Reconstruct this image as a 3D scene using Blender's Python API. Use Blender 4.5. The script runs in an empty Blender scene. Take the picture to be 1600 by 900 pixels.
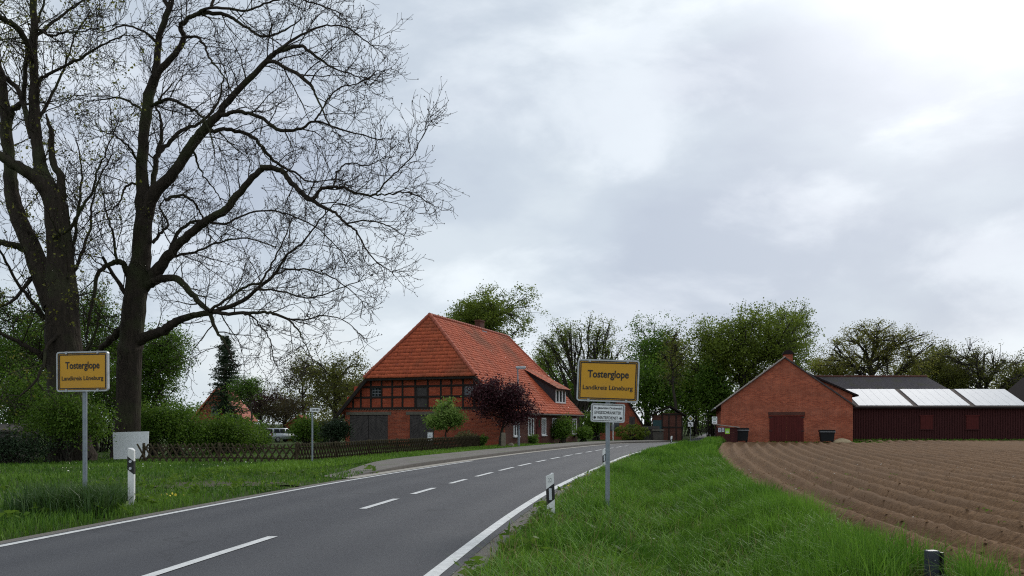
import bpy, bmesh, math, random
import numpy as np
from mathutils import Vector, Matrix

# ------------------------------------------------------------------ camera, sky, sun, exposure
scene = bpy.context.scene
COL = scene.collection
F, CX, HY, CAMZ = 1244.0, 800.0, 662.0, 1.45          # focal length and horizon of the 1600x900 photo
cam_d = bpy.data.cameras.new('camera')
cam = bpy.data.objects.new('camera', cam_d)
COL.objects.link(cam)
cam.location = (0, 0, CAMZ)
cam.rotation_euler = (math.radians(90), 0, 0)
cam_d.sensor_width = 36.0
cam_d.lens = 36.0 * F / 1600.0
cam_d.shift_y = (HY - 450.0) / 1600.0
cam_d.clip_end = 6000
scene.camera = cam

SUN_AZ, SUN_EL = math.radians(30), math.radians(29)    # behind cloud, beyond the top right of the frame
sun_dir = Vector((math.sin(SUN_AZ) * math.cos(SUN_EL), math.cos(SUN_AZ) * math.cos(SUN_EL), math.sin(SUN_EL)))
sun_l = bpy.data.lights.new('sun', 'SUN')
sun_l.energy = 1.5
sun_l.angle = math.radians(14)
sun_l.color = (1.0, 0.96, 0.9)
sun = bpy.data.objects.new('sun', sun_l)
sun.rotation_euler = (-sun_dir).to_track_quat('-Z', 'Y').to_euler()
COL.objects.link(sun)

world = bpy.data.worlds.new('World')
scene.world = world
world.use_nodes = True


def build_world():
    nt = world.node_tree
    N, L = nt.nodes, nt.links
    N.clear()
    out = N.new('ShaderNodeOutputWorld')
    bg = N.new('ShaderNodeBackground')
    L.new(bg.outputs[0], out.inputs[0])
    sky = N.new('ShaderNodeTexSky')
    sky.sky_type = 'NISHITA'
    sky.sun_disc = False
    sky.sun_elevation = SUN_EL
    sky.sun_rotation = SUN_AZ
    skys = N.new('ShaderNodeVectorMath'); skys.operation = 'SCALE'
    L.new(sky.outputs[0], skys.inputs[0]); skys.inputs['Scale'].default_value = 0.09
    tc = N.new('ShaderNodeTexCoord')
    sep = N.new('ShaderNodeSeparateXYZ'); L.new(tc.outputs['Generated'], sep.inputs[0])

    def math_(op, a, b=None, c=None):
        n = N.new('ShaderNodeMath'); n.operation = op
        for i, v in enumerate((a, b, c)):
            if v is None: continue
            if isinstance(v, (int, float)): n.inputs[i].default_value = v
            else: L.new(v, n.inputs[i])
        return n.outputs[0]
    zz = math_('ADD', math_('ABSOLUTE', sep.outputs[2]), 0.22)
    px = math_('DIVIDE', sep.outputs[0], zz)
    py = math_('DIVIDE', sep.outputs[1], zz)
    comb = N.new('ShaderNodeCombineXYZ'); L.new(px, comb.inputs[0]); L.new(py, comb.inputs[1])
    mp = N.new('ShaderNodeMapping'); L.new(tc.outputs['Generated'], mp.inputs[0])
    mp.inputs['Rotation'].default_value = (0, math.radians(32), 0)
    mp.inputs['Location'].default_value = (2.5, 1.5, 0.0)
    mp.inputs['Scale'].default_value = (0.75, 1.0, 1.7)

    def noise(scale, detail, rough, dist, loc):
        m2 = N.new('ShaderNodeVectorMath'); m2.operation = 'ADD'
        L.new(mp.outputs[0], m2.inputs[0]); m2.inputs[1].default_value = loc
        n = N.new('ShaderNodeTexNoise'); L.new(m2.outputs[0], n.inputs['Vector'])
        n.inputs['Scale'].default_value = scale; n.inputs['Detail'].default_value = detail
        n.inputs['Roughness'].default_value = rough; n.inputs['Distortion'].default_value = dist
        return n.outputs[0]

    def ramp(fac, stops, interp='EASE'):
        r = N.new('ShaderNodeValToRGB'); L.new(fac, r.inputs[0]); r.color_ramp.interpolation = interp
        e = r.color_ramp.elements
        while len(e) < len(stops): e.new(0.5)
        for i, (p, c) in enumerate(stops):
            e[i].position = p; e[i].color = (c[0], c[1], c[2], 1)
        return r.outputs[0]
    big = noise(2.4, 8.0, 0.50, 0.12, (0, 0, 0))
    base = ramp(big, [(0.34, (0.465, 0.525, 0.625)), (0.45, (0.545, 0.615, 0.70)), (0.55, (0.645, 0.715, 0.78)), (0.67, (0.78, 0.825, 0.85))])
    wisp = noise(4.2, 9.0, 0.55, 0.25, (11.3, 4.2, 0))
    wr = ramp(wisp, [(0.46, (0, 0, 0)), (0.64, (0.17, 0.165, 0.15))])
    addw = N.new('ShaderNodeVectorMath'); addw.operation = 'ADD'
    L.new(base, addw.inputs[0]); L.new(wr, addw.inputs[1])
    # brighter cloud round the hidden sun
    nrm = N.new('ShaderNodeVectorMath'); nrm.operation = 'DOT_PRODUCT'
    L.new(tc.outputs['Generated'], nrm.inputs[0]); nrm.inputs[1].default_value = sun_dir
    d = math_('MAXIMUM', nrm.outputs['Value'], 0.0)
    glow = math_('MULTIPLY', math_('POWER', d, 75.0), 0.62)
    glow2 = math_('MULTIPLY', math_('POWER', d, 9.0), 0.07)
    gsum = math_('ADD', glow, glow2)
    gm = math_('MULTIPLY', gsum, math_('ADD', math_('MULTIPLY', wisp, 1.3), 0.35))
    gcol = N.new('ShaderNodeVectorMath'); gcol.operation = 'SCALE'
    gcol.inputs[0].default_value = (1.0, 0.97, 0.92); L.new(gm, gcol.inputs['Scale'])
    cloud = N.new('ShaderNodeVectorMath'); cloud.operation = 'ADD'
    L.new(addw.outputs[0], cloud.inputs[0]); L.new(gcol.outputs[0], cloud.inputs[1])
    mix = N.new('ShaderNodeMix'); mix.data_type = 'RGBA'
    mix.inputs[0].default_value = 0.94
    L.new(skys.outputs[0], mix.inputs[6]); L.new(cloud.outputs[0], mix.inputs[7])
    L.new(mix.outputs[2], bg.inputs[0])
    bg.inputs[1].default_value = 1.0


build_world()
vs = scene.view_settings
vs.view_transform = 'Standard'
vs.look = 'None'
vs.gamma = 1.0
vs.exposure = 0.13
vs.use_curve_mapping = False
scene.render.film_transparent = False
try:
    scene.cycles.use_denoising = False
    scene.cycles.filter_width = 1.15
    scene.cycles.sample_clamp_indirect = 3.0
    scene.cycles.max_bounces = 6
    scene.cycles.diffuse_bounces = 3
    scene.cycles.transparent_max_bounces = 4
except Exception:
    pass

rng = np.random.default_rng(7)
random.seed(7)


def at(px, py, Y):
    """photo pixel at depth Y -> world point"""
    return Vector(((px - CX) / F * Y, Y, CAMZ + (HY - py) / F * Y))


def gx(px, Y):
    return (px - CX) / F * Y


# ------------------------------------------------------------------ materials
MATS = {}


def mat(name, c1, c2=None, rough=0.8, scale=4.0, bump=0.0, bscale=None, metal=0.0, spec=0.5, detail=6.0, var=None, trans=0.0, emit=None,
        stretch=None, c3=None, scale3=0.5):
    if name in MATS: return MATS[name]
    m = bpy.data.materials.new(name); m.use_nodes = True
    nt = m.node_tree; N, L = nt.nodes, nt.links
    b = N['Principled BSDF']
    b.inputs['Roughness'].default_value = rough
    b.inputs['Metallic'].default_value = metal
    b.inputs['Specular IOR Level'].default_value = spec
    tc = N.new('ShaderNodeTexCoord')
    src = tc.outputs['Object']
    if stretch:
        mp = N.new('ShaderNodeMapping'); mp.inputs['Scale'].default_value = stretch
        L.new(src, mp.inputs[0]); src = mp.outputs[0]
    col = None
    if c2 is None:
        b.inputs['Base Color'].default_value = (*c1, 1)
    else:
        if var:
            a = N.new('ShaderNodeAttribute'); a.attribute_name = var; fac = a.outputs['Fac']
        else:
            n = N.new('ShaderNodeTexNoise'); n.inputs['Scale'].default_value = scale; n.inputs['Detail'].default_value = detail
            n.inputs['Roughness'].default_value = 0.6
            L.new(src, n.inputs['Vector'])
            r = N.new('ShaderNodeMapRange'); r.inputs[1].default_value = 0.3; r.inputs[2].default_value = 0.7
            L.new(n.outputs[0], r.inputs[0]); fac = r.outputs[0]
        mx = N.new('ShaderNodeMix'); mx.data_type = 'RGBA'
        mx.inputs[6].default_value = (*c1, 1); mx.inputs[7].default_value = (*c2, 1)
        L.new(fac, mx.inputs[0]); col = mx.outputs[2]
        if c3 is not None:
            n3 = N.new('ShaderNodeTexNoise'); n3.inputs['Scale'].default_value = scale3; n3.inputs['Detail'].default_value = 5
            L.new(tc.outputs['Object'], n3.inputs['Vector'])
            r3 = N.new('ShaderNodeMapRange'); r3.inputs[1].default_value = 0.5; r3.inputs[2].default_value = 0.68
            L.new(n3.outputs[0], r3.inputs[0])
            m3 = N.new('ShaderNodeMix'); m3.data_type = 'RGBA'
            L.new(r3.outputs[0], m3.inputs[0]); L.new(col, m3.inputs[6]); m3.inputs[7].default_value = (*c3, 1)
            col = m3.outputs[2]
        L.new(col, b.inputs['Base Color'])
    if bump:
        nb = N.new('ShaderNodeTexNoise'); nb.inputs['Scale'].default_value = bscale or scale * 6; nb.inputs['Detail'].default_value = 5
        L.new(src, nb.inputs['Vector'])
        bp = N.new('ShaderNodeBump'); bp.inputs['Strength'].default_value = min(bump, 1.0); bp.inputs['Distance'].default_value = 0.02
        L.new(nb.outputs[0], bp.inputs['Height']); L.new(bp.outputs[0], b.inputs['Normal'])
    if trans:
        t = N.new('ShaderNodeBsdfTranslucent')
        if col is not None: L.new(col, t.inputs[0])
        else: t.inputs[0].default_value = (*c1, 1)
        ms = N.new('ShaderNodeMixShader'); ms.inputs[0].default_value = trans
        L.new(b.outputs[0], ms.inputs[1]); L.new(t.outputs[0], ms.inputs[2])
        L.new(ms.outputs[0], N['Material Output'].inputs[0])
    MATS[name] = m
    return m


def brick_mat(name, c1, c2, mortar, bw=0.25, bh=0.083, dirt=None):
    m = bpy.data.materials.new(name); m.use_nodes = True
    nt = m.node_tree; N, L = nt.nodes, nt.links
    b = N['Principled BSDF']; b.inputs['Roughness'].default_value = 0.9; b.inputs['Specular IOR Level'].default_value = 0.2
    tc = N.new('ShaderNodeTexCoord')
    sep = N.new('ShaderNodeSeparateXYZ'); L.new(tc.outputs['Object'], sep.inputs[0])
    ad = N.new('ShaderNodeMath'); ad.operation = 'ADD'; L.new(sep.outputs[0], ad.inputs[0]); L.new(sep.outputs[1], ad.inputs[1])
    cb = N.new('ShaderNodeCombineXYZ'); L.new(ad.outputs[0], cb.inputs[0]); L.new(sep.outputs[2], cb.inputs[1])
    br = N.new('ShaderNodeTexBrick'); L.new(cb.outputs[0], br.inputs['Vector'])
    br.inputs['Scale'].default_value = 1.0
    br.inputs['Brick Width'].default_value = bw; br.inputs['Row Height'].default_value = bh
    br.inputs['Mortar Size'].default_value = 0.009; br.inputs['Mortar Smooth'].default_value = 0.3
    br.inputs['Color1'].default_value = (*c1, 1); br.inputs['Color2'].default_value = (*c2, 1); br.inputs['Mortar'].default_value = (*mortar, 1)
    br.inputs['Bias'].default_value = -0.1
    n = N.new('ShaderNodeTexNoise'); n.inputs['Scale'].default_value = 0.9; n.inputs['Detail'].default_value = 8; n.inputs['Roughness'].default_value = 0.7
    L.new(tc.outputs['Object'], n.inputs['Vector'])
    r = N.new('ShaderNodeMapRange'); r.inputs[1].default_value = 0.3; r.inputs[2].default_value = 0.75; r.inputs[3].default_value = 0.0; r.inputs[4].default_value = 0.75
    L.new(n.outputs[0], r.inputs[0])
    mx = N.new('ShaderNodeMix'); mx.data_type = 'RGBA'; mx.blend_type = 'MIX'
    d = dirt or tuple(0.45 * (a + bb) / 2 for a, bb in zip(c1, c2))
    L.new(r.outputs[0], mx.inputs[0]); L.new(br.outputs[0], mx.inputs[6]); mx.inputs[7].default_value = (*d, 1)
    L.new(mx.outputs[2], b.inputs['Base Color'])
    bp = N.new('ShaderNodeBump'); bp.inputs['Strength'].default_value = 0.5; bp.inputs['Distance'].default_value = 0.01; bp.invert = True
    L.new(br.outputs['Fac'], bp.inputs['Height']); L.new(bp.outputs[0], b.inputs['Normal'])
    MATS[name] = m
    return m


def asphalt_mat():
    m = mat('asphalt', (0.040, 0.041, 0.047), (0.064, 0.065, 0.073), rough=0.72, scale=60, bump=0.5, bscale=160, spec=0.35, c3=(0.060, 0.061, 0.068), scale3=0.35)
    return m


M_ASPH = asphalt_mat()
M_LINE = mat('road_paint', (0.74, 0.74, 0.72), (0.50, 0.50, 0.49), rough=0.6, scale=9, detail=10, bump=0.2)
M_GUT = mat('gutter_stone', (0.40, 0.37, 0.32), (0.26, 0.24, 0.21), rough=0.9, scale=3, bump=0.4)
M_PAVE = mat('paving', (0.165, 0.145, 0.13), (0.11, 0.098, 0.088), rough=0.9, scale=5, bump=0.5, bscale=40, c3=(0.10, 0.11, 0.06), scale3=1.1)
M_KERB = mat('kerb_stone', (0.10, 0.085, 0.07), (0.055, 0.048, 0.04), rough=0.95, scale=4)
M_GRAVEL = mat('gravel_shoulder', (0.21, 0.19, 0.165), (0.10, 0.09, 0.08), rough=0.95, scale=45, bump=0.9, bscale=70)
M_GROUND = mat('ground_soil_grass', (0.040, 0.066, 0.018), (0.058, 0.078, 0.024), rough=1.0, scale=2.5, bump=0.6, bscale=25, spec=0.1)
M_SOIL = mat('ploughed_soil', (0.225, 0.132, 0.070), (0.092, 0.052, 0.028), rough=1.0, scale=14, detail=12, bump=1.0, bscale=30, spec=0.1, c3=(0.135, 0.081, 0.046), scale3=0.22)
M_GRASS = mat('grass_blade', (0.042, 0.122, 0.008), (0.180, 0.335, 0.036), rough=0.6, var='tone', trans=0.34, spec=0.2)
M_LAWN = mat('lawn_blade', (0.044, 0.116, 0.009), (0.155, 0.280, 0.028), rough=0.6, var='tone', trans=0.25, spec=0.3)
M_BARK = mat('bark_dark', (0.055, 0.043, 0.032), (0.026, 0.021, 0.017), rough=0.95, scale=9, stretch=(1, 1, 0.18), bump=1.0, bscale=14, spec=0.15, c3=(0.050, 0.056, 0.026), scale3=0.7)
M_TWIG = mat('twig_brown', (0.034, 0.026, 0.020), rough=0.9, spec=0.15)
M_BARK2 = mat('bark_grey', (0.060, 0.052, 0.042), (0.034, 0.030, 0.024), rough=0.95, scale=6, spec=0.1)
M_BUD = mat('bud_green', (0.050, 0.058, 0.016), (0.090, 0.120, 0.030), var='tone', rough=0.8, trans=0.2, spec=0.2)


for _n in M_BARK.node_tree.nodes:
    if _n.type == 'BUMP': _n.inputs['Distance'].default_value = 0.09


def leaf(name, a, b, tr=0.48):
    return mat(name, a, b, rough=0.6, var='tone', trans=tr, spec=0.25)


M_OAK = leaf('leaf_spring_oak', (0.085, 0.125, 0.013), (0.200, 0.260, 0.034))
M_OAKY = leaf('leaf_yellow_oak', (0.125, 0.135, 0.022), (0.240, 0.235, 0.045))
M_DEEP = leaf('leaf_deep_green', (0.052, 0.115, 0.012), (0.140, 0.235, 0.027))
M_BUSH = leaf('leaf_bush', (0.046, 0.104, 0.010), (0.145, 0.235, 0.028))
M_BRIGHT = leaf('leaf_bright', (0.060, 0.130, 0.016), (0.130, 0.230, 0.035))
M_LILAC = leaf('leaf_lilac', (0.085, 0.180, 0.018), (0.260, 0.350, 0.090))
M_PLUM = leaf('leaf_plum', (0.030, 0.008, 0.012), (0.070, 0.019, 0.024), 0.25)
M_BROWNISH = leaf('leaf_brownish', (0.040, 0.030, 0.013), (0.080, 0.070, 0.025))
M_OLIVE = leaf('leaf_olive', (0.080, 0.092, 0.015), (0.170, 0.180, 0.034))
M_FIR = leaf('needle_fir', (0.018, 0.036, 0.016), (0.042, 0.068, 0.028), 0.15)
M_JUNI = leaf('needle_juniper', (0.014, 0.030, 0.012), (0.034, 0.058, 0.022), 0.15)
M_DRY = leaf('dry_grass', (0.16, 0.15, 0.06), (0.30, 0.26, 0.12))
M_PETAL = mat('petal_pale', (0.75, 0.72, 0.45), (0.80, 0.80, 0.72), var='tone', rough=0.7)
M_YELLOWF = mat('petal_yellow', (0.70, 0.55, 0.03), rough=0.7)
M_STEEL = mat('galvanised_steel', (0.30, 0.33, 0.36), (0.22, 0.25, 0.28), rough=0.5, metal=0.55, scale=14)
M_ALU = mat('aluminium_edge', (0.52, 0.53, 0.54), (0.36, 0.37, 0.38), rough=0.45, metal=0.5, scale=10)
M_YEL = mat('sign_yellow', (0.66, 0.33, 0.008), (0.60, 0.295, 0.007), rough=0.5, scale=3, c3=(0.58, 0.29, 0.02), scale3=1.6)
M_BLACK = mat('sign_black', (0.012, 0.011, 0.011), rough=0.5)
M_WHITE = mat('sign_white', (0.84, 0.85, 0.86), (0.76, 0.77, 0.78), rough=0.5, scale=5)
M_DIRTYW = mat('post_white', (0.84, 0.84, 0.83), (0.66, 0.66, 0.63), rough=0.55, scale=7, stretch=(1, 1, 0.4))
M_REFL = mat('reflector', (0.60, 0.62, 0.66), rough=0.15, spec=0.8)
M_DARKPOST = mat('dark_plastic', (0.050, 0.056, 0.075), (0.032, 0.036, 0.048), rough=0.5, scale=10)
M_FENCE = mat('fence_wood', (0.085, 0.062, 0.036), (0.038, 0.030, 0.020), rough=0.95, scale=8, c3=(0.06, 0.065, 0.03), scale3=1.5, spec=0.15)
M_BRICK = brick_mat('brick_house', (0.44, 0.10, 0.048), (0.24, 0.055, 0.032), (0.32, 0.18, 0.13))
M_BRICKP = brick_mat('brick_infill', (0.52, 0.098, 0.044), (0.32, 0.06, 0.030), (0.34, 0.14, 0.09))
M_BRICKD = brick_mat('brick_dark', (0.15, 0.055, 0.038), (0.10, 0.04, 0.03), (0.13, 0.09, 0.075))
M_BRICKB = brick_mat('brick_barn', (0.56, 0.150, 0.076), (0.30, 0.068, 0.038), (0.40, 0.24, 0.17))
M_TILE = mat('roof_tile', (0.60, 0.130, 0.056), (0.43, 0.090, 0.042), rough=0.75, scale=5.5, var='tone', spec=0.3, c3=(0.30, 0.095, 0.048), scale3=0.3)
M_TILE2 = mat('ridge_tile', (0.42, 0.100, 0.050), (0.30, 0.072, 0.040), rough=0.8, scale=4)
M_TIMBER = mat('black_timber', (0.018, 0.015, 0.014), (0.034, 0.028, 0.024), rough=0.85, scale=6, spec=0.2)
M_DOORW = mat('weathered_door', (0.085, 0.073, 0.068), (0.035, 0.030, 0.029), rough=0.9, scale=5, stretch=(1, 1, 0.3))
M_LINTEL = mat('old_beam', (0.15, 0.135, 0.105), (0.10, 0.09, 0.07), rough=0.9, scale=6)
M_GLASS = mat('window_glass', (0.022, 0.026, 0.032), rough=0.08, spec=0.7)
M_FRAMEW = mat('white_frame', (0.75, 0.75, 0.74), rough=0.5)
M_MAROON = mat('maroon_paint', (0.110, 0.022, 0.019), (0.078, 0.017, 0.015), spec=0.15, rough=0.8, scale=4, stretch=(1, 1, 0.3))
M_SHED = mat('shed_cladding', (0.074, 0.025, 0.024), (0.046, 0.016, 0.016), spec=0.12, rough=0.85, scale=3, stretch=(3, 3, 0.3))
M_SHUT = mat('shed_shutter', (0.100, 0.022, 0.020), (0.075, 0.018, 0.016), spec=0.12, rough=0.85, scale=4)
M_SHEET = mat('white_roof_sheet', (0.52, 0.53, 0.55), (0.45, 0.46, 0.49), rough=0.5, scale=1.2)
M_BROWNROOF = mat('brown_roof', (0.13, 0.10, 0.085), (0.085, 0.065, 0.056), rough=0.9, scale=3)
M_SLATE = mat('slate_roof', (0.110, 0.098, 0.102), (0.045, 0.039, 0.041), spec=0.15, rough=0.95, scale=4, stretch=(4, 1, 1), c3=(0.075, 0.07, 0.055), scale3=0.9)
M_DARKROOF = mat('dark_roof_edge', (0.026, 0.020, 0.020), rough=0.95, spec=0.08)
M_SLATEC = mat('slate_cheek', (0.026, 0.028, 0.034), (0.016, 0.017, 0.022), rough=0.6, scale=6)
M_SKIP = mat('black_container', (0.014, 0.016, 0.017), (0.008, 0.009, 0.010), spec=0.2, rough=0.7, scale=5)
M_STONE = mat('granite_post', (0.25, 0.21, 0.155), (0.16, 0.135, 0.10), rough=0.9, scale=9, bump=0.5)
M_CARP = mat('car_paint', (0.40, 0.43, 0.45), rough=0.45, metal=0.3)
M_TYRE = mat('tyre_rubber', (0.015, 0.015, 0.016), rough=0.9)
M_RIM = mat('wheel_rim', (0.45, 0.46, 0.47), rough=0.3, metal=0.8)
M_RED = mat('tail_lamp', (0.35, 0.02, 0.02), rough=0.3)
M_GREEN = mat('poster_green', (0.30, 0.62, 0.03), rough=0.6)
M_PAPER = mat('poster_white', (0.60, 0.64, 0.74), (0.45, 0.48, 0.58), rough=0.7, scale=8)
M_SIGNG = mat('busstop_green', (0.02, 0.16, 0.06), rough=0.5)
M_SIGNY = mat('busstop_yellow', (0.30, 0.27, 0.06), rough=0.5)
M_GREY = mat('sign_grey', (0.25, 0.26, 0.27), rough=0.6)
M_SAND = mat('pale_sand', (0.42, 0.33, 0.20), (0.32, 0.25, 0.15), rough=1.0, scale=6)
M_TEAL = mat('teal_door', (0.015, 0.055, 0.060), rough=0.7)

# ------------------------------------------------------------------ mesh helpers


def link(o, parent=None):
    COL.objects.link(o)
    if parent is not None: o.parent = parent
    return o


def tag(o, label=None, cat=None, group=None, kind=None):
    if label: o['label'] = label
    if cat: o['category'] = cat
    if group: o['group'] = group
    if kind: o['kind'] = kind
    return o


def thing(name, label, cat, loc=(0, 0, 0), rz=0.0, group=None):
    o = bpy.data.objects.new(name, None)
    o.empty_display_size = 0.2
    link(o)
    o.location = loc; o.rotation_euler = (0, 0, rz)
    return tag(o, label, cat, group)


def np_mesh(name, V, faces, material, parent=None, tone=None, smooth=False):
    """V (n,3); faces: list of (m,k) int arrays; tone: per-face float list matching faces order"""
    V = np.asarray(V, dtype=np.float32)
    faces = [np.asarray(f, dtype=np.int32) for f in faces if len(f)]
    me = bpy.data.meshes.new(name)
    me.vertices.add(len(V)); me.vertices.foreach_set('co', V.ravel())
    nl = sum(f.size for f in faces); npoly = sum(len(f) for f in faces)
    me.loops.add(nl); me.polygons.add(npoly)
    me.loops.foreach_set('vertex_index', np.concatenate([f.ravel() for f in faces]))
    tot = np.concatenate([np.full(len(f), f.shape[1], dtype=np.int32) for f in faces])
    start = np.concatenate([[0], np.cumsum(tot)[:-1]]).astype(np.int32)
    me.polygons.foreach_set('loop_start', start)
    try: me.polygons.foreach_set('loop_total', tot)
    except Exception: pass
    if smooth: me.polygons.foreach_set('use_smooth', np.ones(npoly, dtype=bool))
    me.update(calc_edges=True)
    me.validate()
    if tone is not None:
        a = me.attributes.new('tone', 'FLOAT', 'FACE')
        a.data.foreach_set('value', np.asarray(tone, dtype=np.float32))
    me.materials.append(material)
    return link(bpy.data.objects.new(name, me), parent)


def mesh_py(name, verts, faces, material, parent=None, smooth=False):
    me = bpy.data.meshes.new(name)
    me.from_pydata([tuple(v) for v in verts], [], faces)
    if smooth:
        for p in me.polygons: p.use_smooth = True
    me.materials.append(material); me.update()
    return link(bpy.data.objects.new(name, me), parent)


def bm_obj(name, bm, material, parent=None, smooth=False):
    me = bpy.data.meshes.new(name)
    bmesh.ops.recalc_face_normals(bm, faces=bm.faces)
    bm.to_mesh(me); bm.free()
    if smooth:
        for p in me.polygons: p.use_smooth = True
    me.materials.append(material)
    return link(bpy.data.objects.new(name, me), parent)


def add_box(bm, x0, x1, y0, y1, z0, z1, bev=0.0):
    vs_ = [bm.verts.new(p) for p in ((x0, y0, z0), (x1, y0, z0), (x1, y1, z0), (x0, y1, z0), (x0, y0, z1), (x1, y0, z1), (x1, y1, z1), (x0, y1, z1))]
    fs = [bm.faces.new([vs_[i] for i in f]) for f in ((3, 2, 1, 0), (4, 5, 6, 7), (0, 1, 5, 4), (1, 2, 6, 5), (2, 3, 7, 6), (3, 0, 4, 7))]
    if bev:
        es = list({e for f in fs for e in f.edges})
        bmesh.ops.bevel(bm, geom=es, offset=bev, segments=1, affect='EDGES')


def box(name, x0, x1, y0, y1, z0, z1, m, parent=None, bev=0.0):
    bm = bmesh.new(); add_box(bm, min(x0, x1), max(x0, x1), min(y0, y1), max(y0, y1), min(z0, z1), max(z0, z1), bev)
    return bm_obj(name, bm, m, parent)


def prism(name, poly, y0, y1, m, parent=None, bev=0.0):
    """polygon in the local xz plane, extruded along y"""
    bm = bmesh.new()
    a = [bm.verts.new((x, y0, z)) for x, z in poly]; b = [bm.verts.new((x, y1, z)) for x, z in poly]
    bm.faces.new(a); bm.faces.new(b[::-1])
    n = len(poly)
    for i in range(n): bm.faces.new((a[i], b[i], b[(i + 1) % n], a[(i + 1) % n]))
    if bev: bmesh.ops.bevel(bm, geom=list(bm.edges), offset=bev, segments=1, affect='EDGES')
    return bm_obj(name, bm, m, parent)


def slab(name, pts, thick, m, parent=None):
    """flat polygon in 3D given thickness along its own normal (downwards)"""
    pts = [Vector(p) for p in pts]
    n = (pts[1] - pts[0]).cross(pts[2] - pts[0]).normalized()
    if n.z < 0: n = -n
    bm = bmesh.new()
    a = [bm.verts.new(p) for p in pts]; b = [bm.verts.new(p - n * thick) for p in pts]
    bm.faces.new(a); bm.faces.new(b[::-1])
    k = len(pts)
    for i in range(k): bm.faces.new((a[i], b[i], b[(i + 1) % k], a[(i + 1) % k]))
    return bm_obj(name, bm, m, parent)


class Tubes:
    def __init__(self): self.V = []; self.Fq = []; self.n = 0

    def add(self, P, R, k=5):
        P = np.asarray(P, dtype=float); R = np.asarray(R, dtype=float)
        n = len(P)
        T = np.gradient(P, axis=0)
        T /= np.linalg.norm(T, axis=1)[:, None] + 1e-9
        ref = np.array([0.31, 0.95, 0.05]) if abs(T[0][1]) < 0.9 else np.array([1.0, 0.1, 0.0])
        U = np.cross(T, ref); U /= np.linalg.norm(U, axis=1)[:, None] + 1e-9
        W = np.cross(T, U)
        ang = np.arange(k) * 2 * math.pi / k
        ring = P[:, None, :] + R[:, None, None] * (np.cos(ang)[None, :, None] * U[:, None, :] + np.sin(ang)[None, :, None] * W[:, None, :])
        self.V.append(ring.reshape(-1, 3))
        i = np.arange(n - 1)[:, None] * k; j = np.arange(k)[None, :]; j2 = (np.arange(k)[None, :] + 1) % k
        q = np.stack([i + j, i + j2, i + k + j2, i + k + j], axis=-1).reshape(-1, 4) + self.n
        self.Fq.append(q)
        self.n += n * k

    def build(self, name, m, parent=None, smooth=True):
        if not self.V: return None
        return np_mesh(name, np.concatenate(self.V), [np.concatenate(self.Fq)], m, parent, smooth=smooth)


def cyl(name, p0, p1, r0, r1, m, parent=None, k=12):
    bm = bmesh.new()
    p0, p1 = Vector(p0), Vector(p1)
    t = (p1 - p0).normalized()
    u = t.cross(Vector((0.3, 0.9, 0.1) if abs(t.y) < 0.9 else (1, 0, 0))).normalized(); w = t.cross(u)
    a = [bm.verts.new(p0 + r0 * (math.cos(i * 2 * math.pi / k) * u + math.sin(i * 2 * math.pi / k) * w)) for i in range(k)]
    b = [bm.verts.new(p1 + r1 * (math.cos(i * 2 * math.pi / k) * u + math.sin(i * 2 * math.pi / k) * w)) for i in range(k)]
    bm.faces.new(a); bm.faces.new(b[::-1])
    for i in range(k): bm.faces.new((a[i], a[(i + 1) % k], b[(i + 1) % k], b[i]))
    return bm_obj(name, bm, m, parent)


def leaf_quads(C, size, rg, flat=0.0, aspect=0.62):
    """rhombic leaves centred on C; returns V, F"""
    n = len(C)
    A = rg.normal(size=(n, 3)); A[:, 2] *= (1 - flat)
    A /= np.linalg.norm(A, axis=1)[:, None]
    B = rg.normal(size=(n, 3)); B -= (B * A).sum(1)[:, None] * A; B /= np.linalg.norm(B, axis=1)[:, None]
    s = (size * rg.uniform(0.6, 1.35, n))[:, None]
    V = np.stack([C - A * s * 0.5, C + B * s * aspect * 0.5, C + A * s * 0.5, C - B * s * aspect * 0.5], axis=1).reshape(-1, 3)
    Fq = np.arange(n * 4).reshape(n, 4)
    return V, Fq


def ss(a, b, x):
    t = np.clip((np.asarray(x, float) - a) / (b - a), 0, 1)
    return t * t * (3 - 2 * t)


_ph = np.random.default_rng(3).uniform(0, 6.28, (4, 40)); _an = np.random.default_rng(4).uniform(0, 6.28, (4, 40))


def vnoise(x, y, freq, k=0):
    """cheap smooth noise, about -1..1"""
    r = 0
    for i in range(7):
        f = freq * (0.7 + 0.13 * i)
        r = r + np.sin(f * (x * math.cos(_an[k, i]) + y * math.sin(_an[k, i])) + _ph[k, i])
    return r / 3.2

# ------------------------------------------------------------------ road geometry
RL = np.array([(-8.9, -10), (-7.55, 0), (-6.17, 9.6), (-5.22, 15.5), (-4.15, 21), (-2.15, 29.2), (0.45, 38.2), (3.4, 46.8), (6.3, 54.2), (8.7, 58.3), (11.5, 60.6), (13.5, 63),
               (14.9, 67.5), (18.9, 82), (24, 101), (40, 160)], float)
RR = np.array([(-3.2, -11), (-1.72, -0.8), (-0.43, 8.7), (0.47, 14.4), (1.5, 19.6), (3.3, 27.4), (5.45, 36.3), (7.95, 44.6), (10.2, 51.2), (12.2, 55.8), (14.0, 59.4), (15.7, 62.5),
               (17.0, 67), (21.4, 81.5), (26.5, 100.5), (42.5, 160)], float)


def catmull(P, per=10):
    out = []
    n = len(P)
    for i in range(n - 1):
        p0, p1, p2, p3 = P[max(i - 1, 0)], P[i], P[i + 1], P[min(i + 2, n - 1)]
        for k in range(per):
            t = k / per
            out.append(0.5 * (2 * p1 + (p2 - p0) * t + (2 * p0 - 5 * p1 + 4 * p2 - p3) * t * t + (3 * p1 - p0 - 3 * p2 + p3) * t ** 3))
    out.append(P[-1])
    return np.array(out)


LE, RE = catmull(RL), catmull(RR)


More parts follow.
